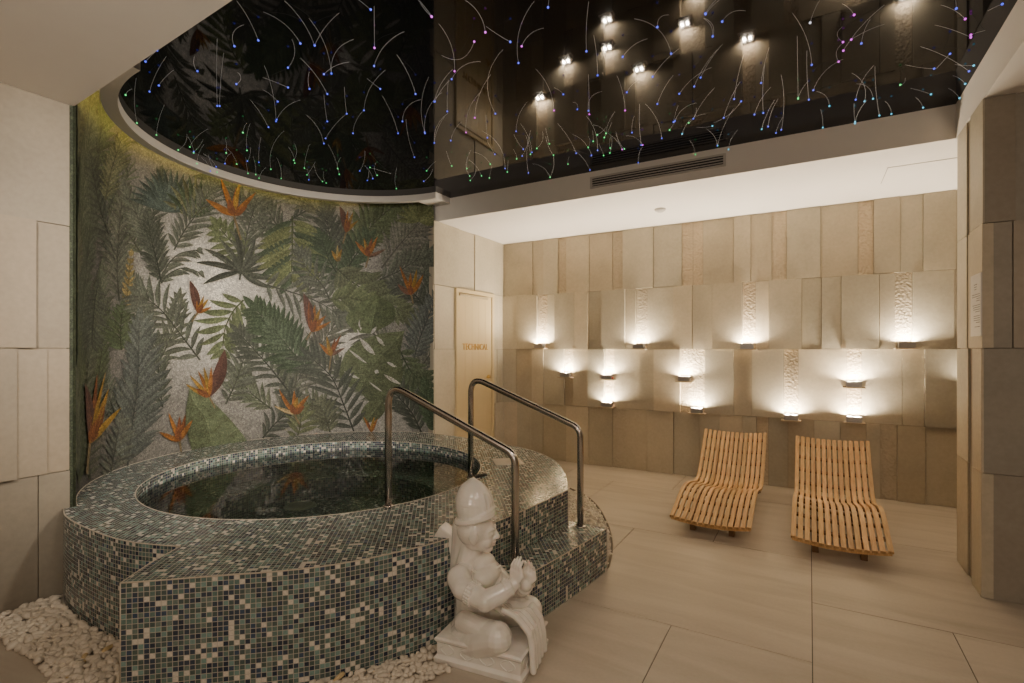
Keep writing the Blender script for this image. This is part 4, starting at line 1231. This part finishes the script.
# draped cloth: sash across the lap and folds over the plinth edge
bm = Blob()
for k in range(7):
    dy = -.07 + k * .03
    a = Vector(S(492 + k * 2.4, 606, dy * .6)); b = Vector(S(504 + k * 4.2, 613, dy + .02))
    chain(bm, [a, a.lerp(b, .5) + Vector((0, 0, .010)), b], [.014, .018, .014])
xf = x1 + .010
def foldpath(t):
    ytop = -.075 + .125 * t; ybot = -.085 + .135 * t
    top = Vector(S(502 + 22 * t, 611 + 1 * t, ytop)); kn = Vector((xf - .045, ytop, .205 + .02 * t)); ed = Vector((xf + .006, ybot, .122)); bot = Vector((xf + .012, ybot, .016 + .024 * t))
    return [top, top.lerp(kn, .5) + Vector((.012, 0, .006)), kn, kn.lerp(ed, .5) + Vector((.012, 0, .008)), ed, bot]
for k in range(19): chain(bm, foldpath(k / 18), [.010] * 6, 10)
for t, r_ in ((0, .015), (.22, .013), (.45, .015), (.72, .013), (1, .016)): chain(bm, [p + Vector((.007, 0, .004)) for p in foldpath(t)], [.010, r_, r_, r_, r_, r_], 10)
for k in range(7):
    t = k / 6
    a = Vector(S(505 + 3 * t, 600 + 5 * t, .05 + .03 * t)); b = Vector(S(535, 603 + 16 * t, .10)); chain(bm, [a, a.lerp(b, .5) + Vector((.01, -.01, .016)), b], [.010, .0135, .010], 10)
fuse(bm, 'draped_cloth', M_marble, sta, .0042, 3, .4)

# ------------------------------------------------------------------ loungers
PROF = spline([(0, 0, .132), (0, .15, .176), (0, .34, .236), (0, .50, .260), (0, .66, .248), (0, .85, .208), (0, 1.0, .190), (0, 1.12, .218), (0, 1.25, .318), (0, 1.39, .448), (0, 1.526, .595)], 6)
def prof_frames():
    out = []
    for i, p in enumerate(PROF):
        t = (PROF[min(i + 1, len(PROF) - 1)] - PROF[max(i - 1, 0)]).normalized()
        out.append((p, t, Vector((0, -t.z, t.y))))
    return out
FR = prof_frames()
CL = [0.0]
for a, b in zip(PROF, PROF[1:]): CL.append(CL[-1] + (b - a).length)
def fr_at(s):
    s *= CL[-1]
    for i in range(len(CL) - 1):
        if s <= CL[i + 1] + 1e-9:
            f = (s - CL[i]) / (CL[i + 1] - CL[i]); p = FR[i][0].lerp(FR[i + 1][0], f); t = FR[i][1].lerp(FR[i + 1][1], f).normalized()
            return p, t, Vector((0, -t.z, t.y))
    return FR[-1]
WL = .571
def dip(x): return -.030 * (1 - (x / (WL / 2)) ** 2)
def make_lounger():
    root = empty('slatted_lounger')
    rnd = random.Random(5)
    for k in range(14):
        x = -WL / 2 + .0145 + k * (WL - .029) / 13
        m = MB(); rows = []
        hw, th = .0152, .018
        sl = math.atan(.16 * x / (WL / 2) ** 2 * WL / 4)
        for p, t, nn in FR:
            o = nn * dip(x)
            q = p + o
            rows.append([q + Vector((x - hw, 0, 0)), q + Vector((x + hw, 0, 0)), q + nn * -th + Vector((x + hw, 0, 0)), q + nn * -th + Vector((x - hw, 0, 0))])
        tint = rnd.uniform(.82, 1.12)
        m.grid(rows, 0, (tint, tint * rnd.uniform(.96, 1.02), tint * .98), closed=True)
        m.face(rows[0], 0, (.7, .66, .6)); m.face(rows[-1], 0, (.8, .8, .8))
        m.build('slat', M_wood, root, bevel=.002)
    for s in [.012, .10, .19, .28, .37, .46, .55, .64, .72, .80, .88, .96]:
        p, t, nn = fr_at(s)
        m = MB(); rows = []
        for k in range(9):
            x = -WL / 2 + .006 + (WL - .012) * k / 8
            q = p + nn * (dip(x) - .018) + Vector((x, 0, 0))
            rows.append([q + t * -.013, q + t * .013, q + t * .013 - nn * .02, q - t * .013 - nn * .02])
        m.grid(rows, closed=True); m.face(rows[0]); m.face(rows[-1])
        m.build('cross_rail', M_wood if s < .05 else M_wood_dark, root)
    for sx in (-.14, .14):
        m = MB(); rows = []
        for i in range(4, 60):
            p, t, nn = fr_at(i / 66)
            q = p + nn * (dip(sx) - .036) + Vector((sx, 0, 0))
            rows.append([q + Vector((-.016, 0, 0)), q + Vector((.016, 0, 0)), q + Vector((.016, 0, 0)) - nn * .045, q + Vector((-.016, 0, 0)) - nn * .045])
        m.grid(rows, closed=True); m.face(rows[0]); m.face(rows[-1]); m.build('bearer', M_wood_dark, root)
        for (y_, z_) in ((.15, .12), (1.02, .12)):
            m = MB(); m.box(sx - .02, sx + .02, y_ - .03, y_ + .03, 0.0, z_); m.build('leg', M_wood_dark, root, bevel=.004)
    return root
lg1 = make_lounger(); lg1.location = (-.645, 4.013, 0)
tag(lg1, 'wave-shaped slatted wooden lounger nearer the tub and handrails', 'lounger', 'wooden loungers under the wall lamps')
lg2 = lg1.copy(); col.objects.link(lg2); lg2.location = (.175, 3.985, 0)
for ch in lg1.children:
    c_ = ch.copy(); col.objects.link(c_); c_.parent = lg2
tag(lg2, 'wave-shaped slatted wooden lounger nearer the stone pier', 'lounger', 'wooden loungers under the wall lamps')

# ------------------------------------------------------------------ wall lamps
def make_lamp():
    root = empty('wall_uplight')
    m = MB(); m.box(-.088, .088, -.125, .0, -.012, 0); m.build('stone_ledge', M_ledge, root, bevel=.002)
    m = MB(); m.box(-.058, .058, -.105, -.035, .0, .040)
    for q in ((-.062, .062, -.109, -.104), (-.062, .062, -.036, -.031), (-.062, -.057, -.104, -.036), (.057, .062, -.104, -.036)): m.box(q[0], q[1], q[2], q[3], .0, .054)
    hs = m.build('lamp_housing', M_housing, root, bevel=.002)
    m = MB()
    for sx in (-.028, .028):
        for sy in (-.086, -.054):
            m.lathe([(.0, .0445), (.012, .0445), (.0125, .040)], 14, Matrix.Translation((sx, sy, 0)))
    tag(m.build('led_lens', M_led, hs, fix=False), 'four glowing round lenses')
    return root
lampz = 1.405
LAMPS = [
    (-2.985, 1.425, 'lit wall uplight of the upper row nearest the TECHNICAL door'),
    (-1.70, 1.415, 'lit wall uplight of the upper row, second from the TECHNICAL door'),
    (-.56, 1.412, 'lit wall uplight of the upper row above the space between the two loungers'),
    (.765, 1.418, 'lit wall uplight of the upper row nearest the stone pier'),
    (-2.62, 1.065, 'lit wall uplight of the middle row nearest the TECHNICAL door'),
    (-2.085, 1.055, 'lit wall uplight with a red dot, upper one of the stacked pair over the handrail'),
    (-1.19, 1.057, 'lit wall uplight of the middle row above the left lounger, upper of two staggered'),
    (.365, 1.050, 'lit wall uplight, upper one of the stacked pair over the right lounger'),
    (-2.085, .725, 'lit wall uplight, lower one of the stacked pair over the handrail'),
    (-1.06, .715, 'lit wall uplight of the low row just above the left lounger'),
    (-.16, .700, 'lit wall uplight of the low row between the two loungers'),
    (.365, .715, 'lit wall uplight, lower one of the stacked pair over the right lounger'),
    (1.30, 1.06, 'wall uplight hidden behind the stone pier, only its glow showing'),
]
lamp0 = make_lamp()
for i, (x, z, lb) in enumerate(LAMPS):
    if i == 0: o = lamp0
    else:
        o = lamp0.copy(); col.objects.link(o)
        for ch in lamp0.children:
            c_ = ch.copy(); col.objects.link(c_); c_.parent = o
            for g_ in ch.children:
                e_ = g_.copy(); col.objects.link(e_); e_.parent = c_
    o.location = (x, YB, z)
    tag(o, lb, 'wall lamp', 'stone-ledge uplights on the back wall')
    if i == 5:
        m = MB(); m.lathe([(0, .012), (.008, .009), (.011, 0), (.008, -.008), (0, -.010)], 12, Matrix.Translation((.072, -.075, .012)))
        tag(m.build('red_button', M_red, o, smooth=True), 'small red button')
# four small corner clips on the wall between lamps
for x, lb in ((on_y(575.7, 350, YB).x, 'small dark sensor stud between two upper wall lamps, nearer the TECHNICAL door'),
              (on_y(603, 350, YB).x, 'small dark sensor stud just left above the stacked pair of lamps'),
              (on_y(843, 350, YB).x, 'small dark sensor stud above the stacked lamps over the right lounger')):
    m = MB(); m.box(-.02, .02, -.052, .0, -.018, .018); m.lathe([(.0, -.02), (.012, -.02), (.014, -.018)], 12, Matrix.Translation((0, -.026, 0)))
    o = m.build('sensor_stud', M_ledge); o.location = (x, YB, 1.436); tag(o, lb, 'sensor', 'sensor studs on the back wall')

# ------------------------------------------------------------------ door
dr = empty('door_1', (XD, (dY0 + dY1) / 2, 0)); tag(dr, kind='structure')
yc = (dY0 + dY1) / 2
m = MB()
for (a, b, z0, z1) in ((dY0, dY0 + .045, 0, dZ), (dY1 - .045, dY1, 0, dZ), (dY0 + .045, dY1 - .045, dZ - .045, dZ)):
    m.box(-.02, .022, a - yc, b - yc, z0, z1)
m.build('door_frame', M_door, dr, bevel=.003)
m = MB(); lo, hi = dY0 + .048 - yc, dY1 - .048 - yc
nb = 5
for k in range(nb):
    a = lo + (hi - lo) * k / nb; b = lo + (hi - lo) * (k + 1) / nb
    m.box(-.02, .006, a + .0008, b - .0008, .006, dZ - .048)
m.build('door_leaf', M_door, dr, bevel=.001)
m = MB(); m.box(.006, .024, lo + .02, hi - .10, dZ - .085, dZ - .055); m.build('door_closer', plain('closer_paint', (.40, .32, .20), .4), dr, bevel=.004)
for z in (1.90, 1.72, .98, .25):
    m = MB(); m.tube([(.012, lo - .002, z - .055), (.012, lo - .002, z + .055)], .010, 10); m.build('hinge', M_brass, dr, smooth=False)
m = MB(); m.lathe([(0, .012), (.022, .012), (.026, .006), (.026, 0)], 20, Matrix.Translation((.006, hi - .07, 1.06)) @ Matrix.Rotation(PI / 2, 4, 'Y'))
m.tube([(.015, hi - .07, 1.06), (.045, hi - .07, 1.06), (.047, hi - .12, 1.06), (.047, hi - .17, 1.06)], .008, 8)
m.build('door_handle', M_brass, dr, smooth=True)
tc_ = bpy.data.curves.new('door_lettering', 'FONT'); tc_.body = 'TECHNICAL'; tc_.size = .115; tc_.extrude = .004; tc_.align_x = 'CENTER'; tc_.align_y = 'CENTER'; tc_.space_character = 1.12; tc_.offset = .0
to = bpy.data.objects.new('tmp_text', tc_); col.objects.link(to)
dg = bpy.context.evaluated_depsgraph_get(); tm = bpy.data.meshes.new_from_object(to.evaluated_get(dg))
bpy.data.objects.remove(to)
tm.materials.clear(); tm.materials.append(plain('gold_letters', (.42, .25, .06), .35, .7))
wd_ = max(v.co.x for v in tm.vertices) - min(v.co.x for v in tm.vertices)
lt = link('door_lettering', tm, dr); lt.rotation_euler = (PI / 2, 0, PI / 2); lt.location = (.010, .0, 1.435); lt.scale = (.54 / wd_, .95, 1)
tag(lt, 'gold letters reading TECHNICAL')

# ------------------------------------------------------------------ ceiling fittings
vt = empty('air_vent', (-1.17, YS, 2.945)); tag(vt, 'long slotted air vent in the fascia below the black ceiling', 'vent')
m = MB(); W2, H2 = .585, .052
m.box(-W2, W2, -.012, 0, H2 - .016, H2); m.box(-W2, W2, -.012, 0, -H2, -H2 + .016); m.box(-W2, -W2 + .02, -.012, 0, -H2 + .016, H2 - .016); m.box(W2 - .02, W2, -.012, 0, -H2 + .016, H2 - .016)
m.build('vent_frame', M_ventf, vt)
m = MB(); m.box(-W2 + .02, W2 - .02, -.003, -.0005, -H2 + .016, H2 - .016); m.build('vent_throat', M_vent, vt)
for k in range(3):
    m = MB(); z = -.022 + k * .022; m.box(-W2 + .02, W2 - .02, -.011, -.003, z - .0035, z + .0035); m.build('slat', M_ventf, vt)
sdn = empty('smoke_detector', (-1.30, 5.20, HC)); tag(sdn, 'small round white smoke detector on the rear soffit', 'smoke detector')
m = MB(); m.lathe([(.0, -.032), (.028, -.032), (.036, -.022), (.05, -.018), (.056, -.006), (.056, 0)], 28); m.build('detector_body', plain('detector_plastic', (.45, .42, .38), .5), sdn, smooth=True)
hp = empty('ceiling_hatch', (.80, 5.13, HC)); tag(hp, 'flush white access hatch in the soffit beside the stone pier', 'hatch')
m = MB(); m.box(-.27, .27, -.22, .22, -.004, 0); m.build('hatch_panel', M_white, hp)
m = MB()
for a in ((-.275, -.27, -.225, .225), (.27, .275, -.225, .225), (-.275, .275, -.225, -.22), (-.275, .275, .22, .225)): m.box(a[0], a[1], a[2], a[3], -.002, 0)
m.build('hatch_joint', plain('hatch_joint_grey', (.32, .30, .27), .7), hp)  # thin grey outline round the hatch panel
# notice on the pier
nt_ = empty('notice_sheet', (XR - .011, 3.935, 1.66)); tag(nt_, 'pale printed notice in a clear holder on the stone pier', 'notice')
m = MB(); m.box(-.002, .004, -.105, .105, -.18, .18); m.build('sheet', M_sheet, nt_)
m = MB()
rnd = random.Random(2)
for k in range(3): m.box(-.0032, -.002, -.03 + k * .005, .03 - k * .005, .118 - k * .014, .122 - k * .014)
for k in range(16):
    z = .06 - k * .0125
    if k % 5 == 4: continue
    m.box(-.0032, -.002, -.085, rnd.uniform(-.03, .075), z, z + .0035)
m.build('print', M_ink, nt_)

# ------------------------------------------------------------------ fibre-optic strands in the black ceiling
TIPS = {'b': ((.03, .07, 1.0), 'blue'), 'm': ((.75, .04, .85), 'magenta'), 'g': ((.03, .85, .18), 'green'), 'c': ((.03, .55, .85), 'cyan'), 'w': ((.7, .7, .8), 'white')}
TM = {k: plain('tip_' + v[1], (.2, .2, .2), .4, emit=v[0], es=1.1) for k, v in TIPS.items()}
tipme = {}
for k in TIPS:
    bm = bmesh.new(); bmesh.ops.create_icosphere(bm, subdivisions=2, radius=.0055)
    me = bpy.data.meshes.new('glowing_tip'); bm.to_mesh(me); bm.free(); me.materials.append(TM[k]); tipme[k] = me
ZA = [ # zoomed readings: tip x, y, root x, y, sideways bow, tip colour
 (40,57,0,10,.05,'m'),(223,110,150,0,-.15,'m'),(185,142,68,188,.35,'m'),(347,158,427,97,.18,'m'),(118,243,60,78,-.12,'m'),(187,402,245,252,.1,'m'),(157,452,213,310,.15,'m'),(457,377,390,232,-.12,'m'),(578,390,575,250,0,'m'),(700,377,670,255,-.06,'m'),
 (336,215,395,0,.14,'b'),(308,143,223,90,.02,'b'),(437,25,440,0,0,'b'),(568,175,577,0,.03,'b'),(606,257,592,118,-.03,'b'),(108,270,212,212,.2,'b'),(49,347,115,235,.1,'b'),(17,455,80,313,.18,'b'),(93,380,97,270,.02,'b'),(257,388,290,163,.22,'b'),(49,488,100,385,.18,'b'),(489,322,455,300,-.1,'b'),(537,373,520,350,-.4,'b'),(575,378,625,313,.3,'b'),(692,194,780,133,.12,'b'),(810,92,853,53,.35,'b'),(857,183,723,65,-.22,'b'),(794,262,888,165,.06,'b'),(706,315,745,275,.1,'b'),(885,320,1000,230,.1,'b'),(810,355,867,255,.06,'b'),(936,295,1020,165,.06,'b'),(975,48,1024,0,.05,'b'),(999,124,965,63,-.2,'b'),(328,448,370,345,.12,'b'),(382,520,340,420,-.1,'b'),(292,537,333,305,.12,'b'),(533,523,467,420,-.06,'b'),(606,513,565,393,-.12,'b'),(825,472,765,352,-.12,'b'),(870,413,948,352,.18,'b'),(933,405,1010,297,.06,'b'),(755,495,750,350,.03,'b'),(585,530,517,458,-.15,'b'),
 (895,457,980,390,.22,'c'),(998,430,940,435,.05,'c'),(635,455,590,427,-.15,'g'),(635,455,668,380,.1,'g'),(648,522,655,465,-.06,'g'),(330,542,318,510,-.1,'g'),(444,605,380,560,-.2,'g'),(444,605,455,530,-.1,'g'),(1016,497,975,440,-.15,'g'),(940,527,920,480,-.1,'g'),(745,555,760,500,.1,'b'),(690,510,640,455,-.1,'m'),(760,495,700,465,-.2,'m'),(580,580,520,510,-.1,'b'),(230,470,225,390,.02,'b'),(105,480,145,415,.12,'b'),(370,590,380,440,.08,'b'),(290,575,205,445,-.2,'b'),(240,560,180,520,-.15,'g'),(505,560,510,535,.1,'g'),(160,575,175,510,.1,'g'),(210,600,165,545,-.1,'g')]
ZBL = [(70,68,147,37,.22,'b'),(40,115,10,58,-.3,'b'),(17,43,53,0,.06,'b'),(2,245,75,137,.05,'b'),(108,313,140,170,.03,'b'),(193,262,220,147,.03,'b'),(353,205,287,37,-.1,'b'),(310,312,307,107,.0,'g'),(344,315,338,155,.02,'b'),(358,285,457,187,.14,'b'),(510,137,540,60,.08,'b'),(740,217,645,205,.03,'b'),(850,225,690,147,-.06,'b'),(955,13,908,37,-.03,'b'),(810,27,808,0,0,'b'),(172,362,227,273,.08,'b'),(257,410,255,230,-.06,'b'),(200,357,205,200,.03,'b'),(492,315,553,205,.1,'b'),(75,372,130,255,.05,'b'),(55,460,110,340,.06,'b'),
 (487,47,447,13,-.12,'m'),(452,133,452,85,.45,'m'),(438,195,455,137,.3,'m'),(453,160,590,12,.06,'m'),(478,125,587,77,.05,'m'),(838,60,757,17,-.1,'m'),(856,118,738,80,-.04,'m'),(856,110,903,97,.02,'m'),(348,72,380,0,.05,'w'),
 (865,207,803,205,.02,'c'),(547,312,490,267,-.3,'c'),(409,335,365,290,-.25,'c'),(520,320,475,230,-.25,'c'),(730,298,663,280,-.03,'c'),(567,365,553,205,.03,'c'),(490,390,487,325,.03,'c'),(605,360,583,320,-.15,'c'),(388,403,380,345,-.06,'c'),(195,408,240,312,.06,'c'),(90,472,122,410,.12,'c'),(838,265,797,240,-.12,'c'),(820,310,783,280,-.1,'c'),(705,340,680,308,-.1,'c'),(633,268,648,247,-.3,'g'),(490,385,530,315,.08,'c'),(310,310,345,255,.08,'g'),(790,170,745,220,.0,'b'),(215,400,250,310,.08,'b'),(130,320,40,390,.1,'b'),(240,420,262,370,.05,'b')]
ZCL = [(393,135,425,73,.35,'b'),(167,148,245,90,.12,'b'),(133,180,165,150,.02,'b'),(586,127,473,35,-.12,'b'),(628,133,535,0,-.08,'b'),(628,133,703,37,.08,'b'),(550,198,560,113,-.2,'b'),(677,215,607,50,-.1,'b'),(655,217,733,183,.12,'b'),(677,215,748,115,.25,'b'),(802,193,895,92,.15,'b'),(285,208,277,165,.18,'b'),(399,246,402,212,-.4,'b'),(550,256,473,227,-.02,'b'),(520,297,475,262,-.05,'b'),(613,260,613,210,.1,'b'),(665,275,582,167,-.06,'b'),(820,260,780,230,0,'b'),(923,275,865,157,-.06,'b'),(980,297,1024,235,.06,'b'),(885,355,943,292,.25,'b'),(950,387,965,220,.12,'b'),(172,250,217,205,.06,'b'),(145,268,197,163,.06,'b'),(350,310,363,150,.02,'b'),(343,310,343,107,.01,'b'),(515,355,478,187,-.06,'b'),(493,372,437,290,-.04,'b'),(772,323,840,203,.14,'b'),(722,333,715,253,.02,'b'),(872,390,823,277,-.05,'b'),(740,390,775,320,.12,'b'),(655,420,600,335,-.12,'b'),(665,355,655,275,.02,'b'),(978,418,1010,340,.08,'b'),(463,118,397,0,-.05,'b'),(792,28,755,0,-.02,'b'),(517,350,590,293,.15,'b'),(465,475,472,400,.05,'b'),
 (970,48,930,0,-.04,'m'),(803,140,802,15,0,'m'),(418,388,430,360,.1,'g'),(263,430,320,377,.12,'g'),(598,492,615,420,.05,'g'),(500,495,543,380,.18,'g'),(530,522,515,460,-.1,'g'),(867,552,870,490,.1,'g'),(165,395,190,305,.06,'g'),(108,360,107,225,.06,'g'),(760,500,775,440,-.1,'b'),(920,460,895,345,.05,'b'),(660,405,720,335,.06,'b'),(75,278,95,262,.2,'g'),(340,488,300,450,-.1,'b'),(400,480,365,430,-.12,'g'),(700,510,665,420,-.06,'g'),(790,490,855,510,.0,'g'),(430,440,440,360,.08,'g')]
fib = [(420 + a / 3.413, b / 3.413, 420 + c / 3.413, d / 3.413, k, t) for a, b, c, d, k, t in ZA] \
    + [(700 + a / 3.16, b / 3.16, 700 + c / 3.16, d / 3.16, k, t) for a, b, c, d, k, t in ZBL] \
    + [(100 + a / 2.926, b / 2.926, 100 + c / 2.926, d / 2.926, k, t) for a, b, c, d, k, t in ZCL]
rf_ = random.Random(21)
for k in range(48):
    x = rf_.uniform(160, 690); y = 186 - max(0, 300 - x) * .12 - max(0, x - 460) * .19 - rf_.uniform(2, 26)
    fib.append((x, y, x + rf_.uniform(-10, 10), y - rf_.uniform(8, 20), rf_.uniform(-.2, .2), 'g' if rf_.random() < .7 else 'b'))
def in_ceiling(p):
    if (p.x - CR[0]) ** 2 + (p.y - CR[1]) ** 2 < (RI - .03) ** 2: return True
    return -3.34 < p.x < XR - .03 and YF < p.y < YS - .03
nfib = 0
for (tx, ty, rx, ry, bow, tc2) in fib:
    R0 = on_z(rx, max(ry, -20), HB - .001)
    # the tip hangs a little below the ceiling
    for drop in (.06, .045, .03, .02):
        T = on_z(tx, ty, HB - drop)
        if in_ceiling(T): break
    else: continue
    if not in_ceiling(R0):
        R0 = T.lerp(R0, .5); R0.z = HB - .001
        if not in_ceiling(R0): continue
    d = T - R0; ln = d.length
    if ln > .9 or ln < .02: continue
    R0.z = HB + .002
    px_, py_ = tx - rx, ty - ry
    ctl = on_z((tx + rx) / 2 - bow * py_ * 1.7, (ty + ry) / 2 + bow * px_ * 1.7, HB - drop * .35)
    pts = []
    for k in range(11):
        t = k / 10; pts.append((R0 * (1 - t) + ctl * t) * (1 - t) + (ctl * (1 - t) + T * t) * t - R0)
    m = MB(); m.tube(pts, .00055, 5)
    o = m.build('hanging_fibre_strand', M_fibre, smooth=True, fix=False); o.location = R0
    cname = TIPS[tc2][1]
    tag(o, 'thin curved fibre-optic strand with a %s glowing tip under the black ceiling' % cname, 'fibre-optic strand', '%s-tipped fibre-optic strands' % cname)
    tp = link('glowing_tip', tipme[tc2], o); tp.location = pts[-1]
    nfib += 1
print('strands', nfib)

# ------------------------------------------------------------------ light
def area(name, loc, size, power, colr=(1, .80, .60), rot=(0, 0, 0), spread=None, shape='DISK'):
    l = bpy.data.lights.new(name, 'AREA'); l.shape = shape; l.size = size; l.energy = power; l.color = colr
    if spread: l.spread = spread
    o = bpy.data.objects.new(name, l); col.objects.link(o); o.location = loc; o.rotation_euler = rot
    return o
WARM = (1.0, .84, .68)
area('ceiling_fill', (-.9, -.7, 2.80), .5, 5.5, WARM)  # added fill lights out of view overhead, brightening the front floor and statue
area('ceiling_fill', (.6, -.2, 2.80), .5, 5.5, WARM)
area('ceiling_fill', (.3, .75, 2.80), .4, 8, WARM)
area('ceiling_fill', (1.8, .9, 2.80), .4, 5.5, WARM)
def aimed(name, loc, tgt, size, power, colr, spread):
    d = Vector(tgt) - Vector(loc)
    o = area(name, loc, size, power, colr, d.to_track_quat('-Z', 'Y').to_euler(), spread)
    return o
aimed('mural_fill', (-.9, -.3, 2.70), (-4.6, 2.8, 1.5), .35, 11.5, (1, .92, .82), math.radians(62))  # added unseen fill aimed into the niche to brighten the mural
aimed('mural_fill', (.2, 1.0, 2.74), (-4.5, 3.2, 1.4), .35, 9.5, (1, .92, .82), math.radians(62))
aimed('mural_fill', (1.05, 2.1, 2.79), (-4.1, 1.7, 1.5), .3, 11, (1, .90, .76), math.radians(48))
aimed('upward_fill', (-.8, -2.2, 1.7), (-1.5, -.6, 2.82), .4, 11, WARM, math.radians(150))  # added fill behind the camera, aimed up to brighten the front soffit
aimed('upward_fill', (1.4, -2.2, 1.7), (1.0, -.6, 2.82), .4, 16, WARM, math.radians(150))
wd = bpy.data.worlds.new('world'); scene.world = wd; wd.use_nodes = True
wd.node_tree.nodes['Background'].inputs[0].default_value = (.02, .016, .012, 1)
scene.view_settings.view_transform = 'AgX'
scene.view_settings.look = 'None'
scene.view_settings.exposure = 0.60
